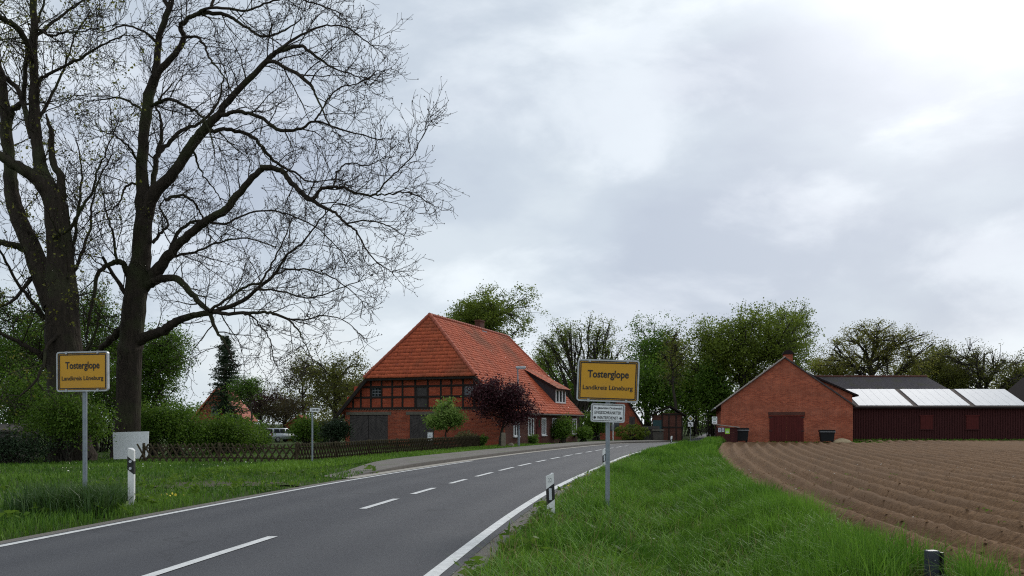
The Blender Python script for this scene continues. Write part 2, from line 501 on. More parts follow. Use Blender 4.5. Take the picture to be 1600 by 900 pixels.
def Lx(y): return np.interp(y, LE[:, 1], LE[:, 0])
def Rx(y): return np.interp(y, RE[:, 1], RE[:, 0])


EDGE = np.array([(-10, 2.7), (0, 2.85), (5, 3.38), (6.3, 3.46), (7.6, 3.55), (10.8, 3.88), (14, 4.3), (18.3, 5.1), (25, 6.5), (37.6, 9.4), (48, 12.2), (58, 15.1), (70, 19.5)], float)
_eg = catmull(EDGE)


def Ex(y): return np.interp(y, _eg[:, 0], _eg[:, 1])


def g(x, y):
    """ground height (the road lies at 0)"""
    x = np.asarray(x, float); y = np.asarray(y, float)
    z = np.full(np.broadcast(x, y).shape, -0.055)
    l, r, e = Lx(y), Rx(y), Ex(y)
    # left lawn: a little above the road, rising by the sign and trees
    dl = l - x
    z = z + 0.075 * ss(0.05, 0.6, dl) + 0.03 * ss(0.8, 4.0, dl) * ss(36, 24, y)
    z = z + 0.025 * vnoise(x, y, 0.8) * ss(0.5, 2.5, dl) * ss(45, 30, y)
    # falls gently towards the yard with the car
    z = z - 0.72 * ss(38, 84, y) * ss(-6, -16, x)
    # right verge with its ditch
    w = np.maximum(e - r, 0.8)
    t = (x - r) / w
    inr = (t > 0) & (y < 62)
    depth = 0.34 * ss(60, 40, y)
    z = np.where(inr, z + 0.06 * ss(0.0, 0.12, t) - depth * np.exp(-((t - 0.56) / 0.20) ** 2) + 0.07 * ss(0.75, 0.95, t), z)
    # under the field sheet
    z = z - 0.30 * ss(0.02, 0.5, (x - e)) * ss(72, 66, y)
    return z


def strip(name, A, B, zA, zB, m, parent=None, kind=None):
    A = np.asarray(A); B = np.asarray(B); n = len(A)
    V = np.zeros((2 * n, 3)); V[:n, :2] = A; V[:n, 2] = zA; V[n:, :2] = B; V[n:, 2] = zB
    i = np.arange(n - 1)
    o = np_mesh(name, V, [np.stack([i, n + i, n + i + 1, i + 1], 1)], m, parent)
    if kind: tag(o, kind=kind)
    return o


def offset(P, d):
    """offset a polyline to its left by d"""
    T = np.gradient(P, axis=0); T /= np.linalg.norm(T, axis=1)[:, None]
    return P + d * np.stack([-T[:, 1], T[:, 0]], 1)


# ground sheet: fine near the camera, coarse to the horizon
gxs = np.concatenate([[-3000, -1200, -500, -200, -110], np.arange(-80, -32, 4.0), np.arange(-32, 34, 0.55), np.arange(34, 90, 4.0), [120, 220, 500, 1200, 3000]])
gys = np.concatenate([[-400, -100, -30, -10], np.arange(-4, 66, 0.6), np.arange(66, 150, 3.0), [160, 200, 300, 600, 1400, 3200]])
GX, GY = np.meshgrid(gxs, gys)
GZ = g(GX, GY)
nx, ny = len(gxs), len(gys)
ii, jj = np.meshgrid(np.arange(nx - 1), np.arange(ny - 1))
q0 = (jj * nx + ii).ravel()
ground = np_mesh('ground', np.stack([GX.ravel(), GY.ravel(), GZ.ravel()], 1), [np.stack([q0, q0 + 1, q0 + nx + 1, q0 + nx], 1)], M_GROUND, smooth=True)
tag(ground, kind='structure')

# road: a slightly crowned sheet
nS = len(LE)
prof = np.linspace(0, 1, 9)
RV = np.concatenate([np.concatenate([LE * (1 - t) + RE * t, np.full((nS, 1), 0.05 * 4 * t * (1 - t))], 1) for t in prof])
q = []
for k in range(len(prof) - 1):
    i = np.arange(nS - 1) + k * nS
    q.append(np.stack([i, i + nS, i + nS + 1, i + 1], 1))
road = np_mesh('road', RV, [np.concatenate(q)], M_ASPH, smooth=True)
tag(road, kind='structure')
_ac = road.data.attributes.new('across', 'FLOAT', 'POINT')
_ac.data.foreach_set('value', np.repeat(prof, nS).astype(np.float32))


def road_wear():
    nt = M_ASPH.node_tree; N, L = nt.nodes, nt.links
    b = N['Principled BSDF']; old = b.inputs['Base Color'].links[0].from_socket
    a = N.new('ShaderNodeAttribute'); a.attribute_name = 'across'
    # tyre tracks: smooth polished bands, one pair for each lane
    cv = N.new('ShaderNodeValToRGB'); L.new(a.outputs['Fac'], cv.inputs[0]); cv.color_ramp.interpolation = 'EASE'
    st_ = [(0.0, 0.35), (0.05, 0.05), (0.13, 0.6), (0.22, 0.05), (0.33, 0.6), (0.44, 0.0), (0.56, 0.0), (0.67, 0.6), (0.78, 0.05), (0.87, 0.6), (0.95, 0.05), (1.0, 0.4)]
    e = cv.color_ramp.elements
    while len(e) < len(st_): e.new(0.5)
    for i_, (p_, v_) in enumerate(st_): e[i_].position = p_; e[i_].color = (v_, v_, v_, 1)
    tc = N.new('ShaderNodeTexCoord'); nz = N.new('ShaderNodeTexNoise'); nz.inputs['Scale'].default_value = 0.5; nz.inputs['Detail'].default_value = 7
    L.new(tc.outputs['Object'], nz.inputs['Vector'])
    mu = N.new('ShaderNodeMath'); mu.operation = 'MULTIPLY'; L.new(cv.outputs[0], mu.inputs[0]); L.new(nz.outputs[0], mu.inputs[1])
    mx = N.new('ShaderNodeMix'); mx.data_type = 'RGBA'; L.new(mu.outputs[0], mx.inputs[0]); L.new(old, mx.inputs[6]); mx.inputs[7].default_value = (0.098, 0.098, 0.102, 1)
    # dark sealed cracks
    vo = N.new('ShaderNodeTexVoronoi'); vo.feature = 'DISTANCE_TO_EDGE'; vo.inputs['Scale'].default_value = 0.22
    wv = N.new('ShaderNodeVectorMath'); wv.operation = 'ADD'; nz2 = N.new('ShaderNodeTexNoise'); nz2.inputs['Scale'].default_value = 1.3; nz2.inputs['Detail'].default_value = 6
    L.new(tc.outputs['Object'], nz2.inputs['Vector']); L.new(tc.outputs['Object'], wv.inputs[0]); L.new(nz2.outputs['Color'], wv.inputs[1]); L.new(wv.outputs[0], vo.inputs['Vector'])
    mr = N.new('ShaderNodeMapRange'); mr.inputs[1].default_value = 0.0; mr.inputs[2].default_value = 0.006; mr.inputs[3].default_value = 0.55; mr.inputs[4].default_value = 0.0
    L.new(vo.outputs[0], mr.inputs[0])
    m4 = N.new('ShaderNodeMix'); m4.data_type = 'RGBA'; L.new(mr.outputs[0], m4.inputs[0]); L.new(mx.outputs[2], m4.inputs[6]); m4.inputs[7].default_value = (0.026, 0.026, 0.029, 1)
    L.new(m4.outputs[2], b.inputs['Base Color'])


road_wear()


def roadz(t): return 0.05 * 4 * t * (1 - t)


def road_line(name, A0, w0, w1, ya, yb, tfun, m=M_LINE):
    pass


def across(d):
    """points at distance d inside the left edge, and inside the right edge"""
    W = np.linalg.norm(RE - LE, axis=1)[:, None]
    return LE + (RE - LE) * (d / W), RE + (LE - RE) * (d / W), (d / W)[:, 0]


a0, b0, t0 = across(0.10); a1, b1, t1 = across(0.24)
sel = (LE[:, 1] < 31.0)
o = strip('edge_line', a1[sel], a0[sel], (roadz(t1) + 0.004)[sel], (roadz(t0) + 0.004)[sel], M_LINE, road)
sel = (RE[:, 1] < 47.0)
o = strip('edge_line', b0[sel], b1[sel], (roadz(t0) + 0.004)[sel], (roadz(t1) + 0.004)[sel], M_LINE, road)

# centre dashes, start and end depth read off the photo
dashes = [(5.0, 9.86), (13.07, 14.8), (15.8, 17.3), (18.6, 20.0), (21.05, 22.8), (23.7, 25.5), (26.3, 28.15), (29.0, 30.65), (31.5, 33.2), (34.0, 35.8), (36.4, 38.0), (38.8, 40.3), (41.2, 42.9),
          (44.6, 46.2), (47.0, 48.6), (49.4, 50.4)]


def cxq(y): return -4.2 + 0.10 * y + 0.0026 * y * y


for y0, y1 in dashes:
    ys = np.linspace(y0, y1, 5)
    xs = cxq(ys) + (-0.12 * ss(38, 52, ys))
    hw = 0.062
    strip('centre_dash', np.stack([xs - hw, ys], 1), np.stack([xs + hw, ys], 1), 0.056, 0.056, M_LINE, road)

# gravel shoulder on the right
gs0 = offset(RE, 0.02); gs1 = offset(RE, -0.45)
sel = (RE[:, 1] < 30)
wob = 0.12 * np.sin(RE[:, 1] * 3.1) * np.cos(RE[:, 1] * 1.7)
gs1[:, 0] += wob
sh = strip('gravel_shoulder', gs0[sel], gs1[sel], -0.006, -0.012, M_GRAVEL); tag(sh, kind='structure')
sel = (LE[:, 1] < 24)
gl = strip('gravel_edge', offset(LE, 0.16)[sel], offset(LE, -0.02)[sel], 0.004, -0.006, M_GRAVEL); tag(gl, kind='structure')

# loose stones along the shoulder
n = 2200
yy = rng.uniform(6, 26, n) ** 1.0; xx = Rx(yy) + rng.uniform(0.0, 0.55, n)
C = np.stack([xx, yy, np.full(n, 0.002)], 1)
Vv, Ff = leaf_quads(C, np.full(n, 0.02), rng, flat=0.85, aspect=0.8)
st = np_mesh('gravel', Vv, [Ff], M_GUT); tag(st, 'loose pale gravel along the kerbless road edge', 'gravel', kind='stuff')

# left: pale gutter, kerb and pavement from the driveway on
sel = (LE[:, 1] > 20.6) & (LE[:, 1] < 62)
Ls = LE[sel]
fade = ss(20.6, 27, Ls[:, 1])
g0 = Ls + (offset(LE, -0.02)[sel] - Ls); g1 = offset(LE, 0.34)[sel]
gut = strip('gutter', g1, g0, 0.012, 0.008, M_GUT); tag(gut, kind='structure')
k0, k1 = offset(LE, 0.34)[sel], offset(LE, 0.47)[sel]
hk = 0.015 + 0.10 * fade
n = len(k0)
V = np.concatenate([np.c_[k0, np.full(n, -0.05)], np.c_[k0, hk], np.c_[k1, hk], np.c_[k1, np.full(n, -0.05)]])
i = np.arange(n - 1)
fq = np.concatenate([np.stack([i + a * n, i + 1 + a * n, i + 1 + (a + 1) * n, i + (a + 1) * n], 1) for a in range(3)])
kerb = np_mesh('kerb', V, [fq], M_KERB); tag(kerb, kind='structure')
wid = 0.5 + 1.35 * ss(20.6, 30, Ls[:, 1])
T = np.gradient(LE, axis=0); T /= np.linalg.norm(T, axis=1)[:, None]; Nn = np.stack([-T[:, 1], T[:, 0]], 1)[sel]
p0 = Ls + Nn * 0.475; p1 = Ls + Nn * (0.475 + wid)[:, None]
pav = strip('pavement', p1, p0, hk + 0.035, hk - 0.004, M_PAVE); tag(pav, kind='structure')
pe = strip('pavement_edge', p1 + Nn * 0.02, p1, hk - 0.15, hk + 0.035, M_PAVE); tag(pe, kind='structure')
# tan garden path behind the fence
pth = [(-26, 47.5), (-20, 46.5), (-15.5, 46.2), (-12, 47.0)]
pp = catmull(np.array(pth, float), 8)
pz = g(pp[:, 0], pp[:, 1])
path = strip('path', offset(pp, 0.5), offset(pp, -0.5), pz + 0.03, pz + 0.03, M_GUT); tag(path, kind='structure')
# bare soil patch on the lawn
bp = []
for k in range(26):
    a = k / 26 * 2 * math.pi
    rr = 1.0 + 0.25 * math.sin(3 * a + 1) + 0.15 * math.sin(7 * a)
    bp.append((-6.6 + 1.7 * rr * math.cos(a) + 0.5 * math.sin(a), 18.6 + 0.95 * rr * math.sin(a)))
bp = [(-0.0 + x, y) for x, y in bp]
bz = [float(g(x, y)) + 0.02 for x, y in bp]
M_BARE = mat('bare_soil', (0.070, 0.056, 0.030), (0.048, 0.052, 0.020), rough=1.0, scale=5, bump=0.8, bscale=30)
cz = float(g(-6.6, 18.6)) + 0.025
bs = mesh_py('bare_soil', [(-6.6, 18.6, cz)] + [(x, y, z) for (x, y), z in zip(bp, bz)], [(0, 1 + k, 1 + (k + 1) % 26) for k in range(26)], M_BARE)
tag(bs, kind='structure')

# ------------------------------------------------------------------ field with potato ridges
us = np.concatenate([np.arange(0, 14, 0.079), np.arange(14, 48, 0.21)])
fy = [3.0]
while fy[-1] < 69: fy.append(fy[-1] * 1.0105)
fy = np.array(fy)
U, FY = np.meshgrid(us, fy)
slope = np.gradient(Ex(fy), fy)
FX = Ex(FY) + U / np.cos(np.arctan(slope))[:, None] * (1 + 0.004 * (FY - 20).clip(0))
per = 0.63
fade_u = (ss(24, 13, U) * 0.85 + 0.15)
ridge = (0.215 * (0.5 + 0.5 * np.cos(2 * math.pi * (U - 0.42 + 0.035 * vnoise(FX, FY, 0.7, 2)) / per)) ** 1.3 - 0.095) * fade_u * (1 + 0.16 * vnoise(FX, FY, 0.45, 3))
cl = rng.normal(size=U.shape) * 0.0065
cl[1:] += 0.5 * cl[:-1]; cl[:, 1:] += 0.5 * cl[:, :-1]
FZ = 0.01 + ridge * (1 + 0.03 * vnoise(FX, FY, 2.2)) + cl + 0.006 * vnoise(FX, FY, 1.3, 1)
FZ -= 0.14 * ss(0.35, 0.0, U)
FZ -= 0.25 * ss(68.4, 69.2, FY)
# stops short of the barn's yard
BL = np.array((16.9, 62.9)); BR = np.array((27.0, 60.6))
yb = np.interp(FX, [10, 16.9, 27.0, 28.2, 29.0, 80], [60.5, 62.9, 60.6, 60.3, 68.4, 68.4])
FZ = np.where(True, FZ - ridge * ss(4.0, 0.6, yb - FY) * 0.85, FZ)
nxf, nyf = len(us), len(fy)
ii, jj = np.meshgrid(np.arange(nxf - 1), np.arange(nyf - 1))
q0 = (jj * nxf + ii).ravel()
ok = (FY < yb).ravel()
keep = ok[q0] & ok[q0 + 1] & ok[q0 + nxf] & ok[q0 + nxf + 1]
q0 = q0[keep]
field = np_mesh('field', np.stack([FX.ravel(), FY.ravel(), FZ.ravel()], 1), [np.stack([q0, q0 + 1, q0 + nxf + 1, q0 + nxf], 1)], M_SOIL, smooth=False)
tag(field, kind='structure')
# clods and pale stones on the ridges
n = 12000
yy = 6 + 34 * rng.random(n) ** 1.6; uu = rng.uniform(0.05, 22, n)
xx = Ex(yy) + uu
zz = 0.01 + 0.215 * (0.5 + 0.5 * np.cos(2 * math.pi * (uu - 0.42) / per)) ** 1.3 - 0.095
base = np.stack([xx, yy, zz + 0.012], 1)
sz = 0.012 + 0.036 * rng.random(n) ** 2.4
octa = np.array([(1, 0, 0), (0, 1, 0), (-1, 0, 0), (0, -1, 0), (0, 0, 0.8), (0, 0, -0.8)], float)
jit = rng.uniform(0.65, 1.25, (n, 6, 1))
V = (base[:, None, :] + octa[None] * jit * sz[:, None, None]).reshape(-1, 3)
of = np.array([(0, 1, 4), (1, 2, 4), (2, 3, 4), (3, 0, 4)])
Ft = (np.arange(n)[:, None, None] * 6 + of[None]).reshape(-1, 3)
clods = np_mesh('clods', V, [Ft], M_SOIL); tag(clods, 'loose brown clods of soil scattered over the ploughed ridges', 'soil', kind='stuff')
n = 130
yy = rng.uniform(6.5, 30, n); uu = rng.uniform(0.3, 14, n)
base = np.stack([Ex(yy) + uu, yy, 0.05 + 0.08 * np.cos(2 * math.pi * (uu - 0.42) / per)], 1)
V = (base[:, None, :] + octa[None] * rng.uniform(0.6, 1.3, (n, 6, 1)) * 0.022).reshape(-1, 3)
Ft = (np.arange(n)[:, None, None] * 6 + of[None]).reshape(-1, 3)
stn = np_mesh('field_stones', V, [Ft], M_GUT); tag(stn, 'small pale stones lying on the ploughed field', 'stones', kind='stuff')

# ------------------------------------------------------------------ grass


def blades(name, X, Y, H, W, m, label, lean=0.5, zoff=0.0, tone_shift=0.0):
    n = len(X)
    Z = g(X, Y) + zoff
    az = rng.uniform(0, 2 * math.pi, n); fa = rng.uniform(0, 2 * math.pi, n)
    ln = np.abs(rng.normal(0, lean, n)) * H
    d = np.stack([np.cos(az), np.sin(az), np.zeros(n)], 1); s = np.stack([np.cos(fa), np.sin(fa), np.zeros(n)], 1)
    b = np.stack([X, Y, Z], 1); up = np.array([0, 0, 1.0])
    w = W[:, None] * 0.5
    mid = b + up * (H * 0.58)[:, None] + d * (ln * 0.3)[:, None]
    tip = b + up * (H * np.clip(1 - 0.35 * (ln / H) ** 2, 0.35, 1))[:, None] + d * ln[:, None]
    V = np.stack([b - s * w, b + s * w, mid + s * w * 0.8, mid - s * w * 0.8, tip], 1).reshape(-1, 3)
    i = np.arange(n) * 5
    q = np.stack([i, i + 1, i + 2, i + 3], 1); t = np.stack([i + 3, i + 2, i + 4], 1)
    tone = np.clip(0.42 + 0.22 * vnoise(X, Y, 1.1, 2) + 0.12 * vnoise(X, Y, 4.0, 3) + rng.normal(0, 0.27, n) + tone_shift, 0, 1)
    o = np_mesh(name, V, [q, t], m, tone=np.concatenate([tone, tone]))
    return tag(o, label, 'grass', kind='stuff')


def scatter_band(n, y0, y1, fx0, fx1, power=1.0):
    y = y0 + (y1 - y0) * rng.random(n) ** power
    a, b = fx0(y), fx1(y)
    return a + (b - a) * rng.random(n), y


# right verge
Xs, Ys, Hs, Ws = [], [], [], []
for n, y0, y1, h, w in ((76000, 5.2, 13, 0.235, 0.0085), (58000, 13, 27, 0.25, 0.012), (32000, 27, 60, 0.27, 0.034)):
    x, y = scatter_band(n, y0, y1, lambda v: Rx(v) + 0.28, lambda v: Ex(v) + 0.16 + 0.22 * np.sin(v * 2.3) * np.sin(v * 0.9 + 1))
    t = (x - Rx(y)) / np.maximum(Ex(y) - Rx(y), 0.8)
    hh = h * (0.55 + 0.75 * ss(0.0, 0.35, t)) * (1 + 0.38 * vnoise(x, y, 1.6) + 0.22 * vnoise(x, y, 4.5, 1)) * rng.uniform(0.5, 1.25, n)
    keepm = rng.random(n) < 0.45 + 0.55 * ss(0.02, 0.14, t)
    hh = hh * (1 - 0.6 * np.exp(-(((x - 0.55) / 0.4) ** 2 + ((y - 11.2) / 0.7) ** 2)))
    pxx = CX + F * x / y
    keepm &= ~((y < 6.5) & (pxx > 1418) & (pxx < 1498))
    Xs.append(x[keepm]); Ys.append(y[keepm]); Hs.append(np.clip(hh, 0.04, 0.55)[keepm]); Ws.append(np.full(n, w)[keepm] * rng.uniform(0.7, 1.3, keepm.sum()))
blades('grass', np.concatenate(Xs), np.concatenate(Ys), np.concatenate(Hs), np.concatenate(Ws), M_GRASS, 'tall lush green grass filling the ditch verge between road and field')


def arching(name, X, Y, Ln, W, m, label):
    """long drooping blades of four segments"""
    n = len(X); Z = g(X, Y)
    az = rng.uniform(0, 2 * math.pi, n); d = np.stack([np.cos(az), np.sin(az), np.zeros(n)], 1)
    s_ = np.stack([-np.sin(az), np.cos(az), np.zeros(n)], 1)
    p = np.stack([X, Y, Z], 1); el = rng.uniform(1.15, 1.5, n); bend = rng.uniform(0.25, 0.62, n)
    rows_ = []; K = 5
    for k in range(K):
        w = (W * (1 - 0.22 * k))[:, None] * 0.5
        if k == K - 1: rows_.append(p)
        else: rows_ += [p - s_ * w, p + s_ * w]
        p = p + (d * np.cos(el)[:, None] + np.array([0, 0, 1.0]) * np.sin(el)[:, None]) * (Ln / (K - 1))[:, None]
        el = el - bend
    V = np.stack(rows_, 1).reshape(-1, 3); i = np.arange(n) * 9
    q = np.concatenate([np.stack([i + 2 * k, i + 2 * k + 1, i + 2 * k + 3, i + 2 * k + 2], 1) for k in range(3)])
    t = np.stack([i + 6, i + 7, i + 8], 1)
    tone = np.clip(0.6 + 0.2 * vnoise(X, Y, 1.4, 1) + rng.normal(0, 0.28, n), 0, 1)
    o = np_mesh(name, V, [q, t], m, tone=np.concatenate([tone] * 4))
    return tag(o, label, 'grass', kind='stuff')


n = 24000
y = 5.4 + 24 * rng.random(n) ** 1.7; x = Rx(y) + 0.5 + (Ex(y) + 0.15 - Rx(y) - 0.5) * rng.random(n)
pxx = CX + F * x / y
kp = (vnoise(x, y, 2.6, 3) + rng.normal(0, 0.35, n) > -0.15) & ~((y < 6.5) & (pxx > 1405) & (pxx < 1510))
x, y = x[kp], y[kp]
arching('long_grass', x, y, rng.uniform(0.28, 0.62, len(x)), 0.0075 + 0.0006 * y, M_GRASS, 'long arching grass blades drooping over the ditch verge')
n = 5000
y = 5.6 + 22 * rng.random(n) ** 1.6; x = Rx(y) + 0.3 + (Ex(y) + 0.25 - Rx(y) - 0.3) * rng.random(n)
M_STRAW = mat('straw_blade', (0.20, 0.16, 0.07), (0.34, 0.28, 0.14), rough=0.8, var='tone', trans=0.2, spec=0.15)
blades('dry_stalks', x, y, rng.uniform(0.14, 0.42, n), np.full(n, 0.007), M_STRAW, 'dry straw coloured stalks mixed into the verge grass', lean=0.6)
# left lawn
Xs, Ys, Hs, Ws = [], [], [], []
for n, y0, y1, xl, h, w in ((34000, 7.5, 15, -13.5, 0.12, 0.010), (32000, 15, 31, -18, 0.095, 0.024), (11000, 31, 62, -24, 0.09, 0.035)):
    x, y = scatter_band(n, y0, y1, lambda v: np.full_like(v, xl), lambda v: Lx(v) - 0.22 - 2.2 * ss(21, 29, v))
    bare = np.exp(-(((x + 6.6) / 1.7) ** 2 + ((y - 18.6) / 0.95) ** 2) ** 2)
    tall = np.exp(-(((x + 7.6) / 1.5) ** 2 + ((y - 12.2) / 1.5) ** 2)) * 1.2 + 0.35 * ss(-6.8, -8.8, x) * ss(15.5, 11.5, y)
    hh = h * (1 + 0.3 * vnoise(x, y, 1.5)) * rng.uniform(0.5, 1.3, n) * (1 + tall)
    hh = hh * (1 - 0.7 * np.exp(-(((x + 6.55) / 0.55) ** 2 + ((y - 13.5) / 0.8) ** 2)))
    keepm = rng.random(n) > bare * 0.8
    Xs.append(x[keepm]); Ys.append(y[keepm]); Hs.append(np.clip(hh, 0.03, 0.5)[keepm]); Ws.append((np.full(n, w) * rng.uniform(0.7, 1.3, n))[keepm])
blades('lawn_grass', np.concatenate(Xs), np.concatenate(Ys), np.concatenate(Hs), np.concatenate(Ws), M_LAWN, 'short green grass of the lawn left of the road')
# dark tufts in front of the left town sign
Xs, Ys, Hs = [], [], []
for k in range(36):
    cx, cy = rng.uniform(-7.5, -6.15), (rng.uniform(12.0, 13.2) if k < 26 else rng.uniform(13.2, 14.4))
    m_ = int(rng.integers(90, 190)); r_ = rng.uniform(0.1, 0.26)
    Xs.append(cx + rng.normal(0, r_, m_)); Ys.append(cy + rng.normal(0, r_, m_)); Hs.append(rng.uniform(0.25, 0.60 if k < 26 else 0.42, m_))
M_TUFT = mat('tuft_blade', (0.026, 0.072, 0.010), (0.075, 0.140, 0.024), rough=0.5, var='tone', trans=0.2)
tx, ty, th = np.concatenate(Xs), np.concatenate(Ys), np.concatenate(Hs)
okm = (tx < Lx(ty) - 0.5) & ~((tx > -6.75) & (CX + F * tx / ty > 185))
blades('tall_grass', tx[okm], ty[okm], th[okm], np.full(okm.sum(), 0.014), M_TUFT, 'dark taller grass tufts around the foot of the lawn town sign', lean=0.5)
# grass in front of the barns and shed
n = 8000
x = rng.uniform(16.5, 52, n); y = np.where(x < 28.6, rng.uniform(-0.3, 1.4, n) + np.interp(x, [16.9, 27], [62.6, 60.4]), rng.uniform(67.9, 69.9, n))
blades('yard_grass', x, y, rng.uniform(0.1, 0.32, n), np.full(n, 0.08), M_GRASS, 'ragged strip of grass along the foot of barn and shed', zoff=0.05)
n = 9000
y = rng.uniform(22, 52, n); x = Lx(y) - 2.5 - rng.random(n) * 2.5
blades('verge_grass', x, y, rng.uniform(0.05, 0.14, n), np.full(n, 0.03), M_LAWN, 'narrow mown grass strip between pavement and lattice fence', zoff=0.08, tone_shift=0.35)


# broad-leaved weeds in both verges, and a few on the ridges
n = 240
yw_ = 5.8 + 20 * rng.random(n) ** 1.5; xw_ = Rx(yw_) + 0.25 + (Ex(yw_) - Rx(yw_) - 0.2) * rng.random(n) ** 1.5
yl_ = rng.uniform(9.5, 24, 110); xl_ = Lx(yl_) - 0.3 - 4 * rng.random(110)
yf_ = rng.uniform(6.5, 22, 60); xf_ = Ex(yf_) + rng.random(60) ** 2 * 5
cx_ = np.repeat(np.concatenate([xw_, xl_, xf_]), 11); cy_ = np.repeat(np.concatenate([yw_, yl_, yf_]), 11); fl_ = np.repeat(np.concatenate([np.zeros(n + 110), np.ones(60)]), 11)
nn = len(cx_); cx_ = cx_ + rng.normal(0, 0.075, nn); cy_ = cy_ + rng.normal(0, 0.075, nn)
zz_ = np.where(fl_ > 0, 0.07 + 0.04 * rng.random(nn), g(cx_, cy_) + 0.06 + 0.16 * rng.random(nn))
V, Fq = leaf_quads(np.stack([cx_, cy_, zz_], 1), np.where(fl_ > 0, 0.05, 0.13), rng, flat=0.45, aspect=0.38)
wd_ = np_mesh('weeds', V, [Fq], M_BUSH, tone=np.clip(rng.normal(0.65, 0.25, nn), 0, 1))
tag(wd_, 'broad leaved weeds scattered through the verges and field edge', 'weeds', kind='stuff')


def flowers(name, X, Y, Z, size, m, label):
    C = np.stack([X, Y, Z], 1); n = len(C)
    V, Fq = leaf_quads(C, np.full(n, size), rng, flat=0.5, aspect=0.9)
    o = np_mesh(name, V, [Fq], m, tone=rng.random(n)); return tag(o, label, 'flowers', kind='stuff')


n = 60
x = rng.normal(-11.3, 1.9, n).clip(-15, -7.2); y = rng.normal(24.6, 1.5, n).clip(21.0, 27.4)
flowers('fallen_petals', x, y, g(x, y) + 0.08, 0.05, M_PETAL, 'pale fallen petals scattered on the lawn before the fence')
x = np.concatenate([rng.normal(-6.15, 0.1, 7), rng.normal(2.0, 0.9, 26).clip(0.9, 4), rng.normal(4.0, 0.8, 22)]); y = np.concatenate([rng.normal(14.3, 0.18, 7), rng.uniform(12, 24, 26), rng.uniform(24, 33, 22)])
x = np.where(x > -1, np.maximum(x, Rx(y) + 0.35), x)
flowers('dandelions', x, y, g(x, y) + np.where(x > 0, 0.2, 0.16), 0.05, M_YELLOWF, 'yellow dandelion heads dotted along the road verges')

# ------------------------------------------------------------------ trees and shrubs


def bez(p0, p1, p2, n):
    t = np.linspace(0, 1, n)[:, None]
    return (1 - t) ** 2 * p0 + 2 * t * (1 - t) * p1 + t * t * p2


def cluster(P, k, rg, it=3):
    k = min(k, len(P))
    C = P[rg.choice(len(P), k, replace=False)]
    for _ in range(it):
        a = ((P[:, None] - C[None]) ** 2).sum(2).argmin(1)
        C = np.array([P[a == j].mean(0) if (a == j).any() else C[j] for j in range(k)])
    return a, C


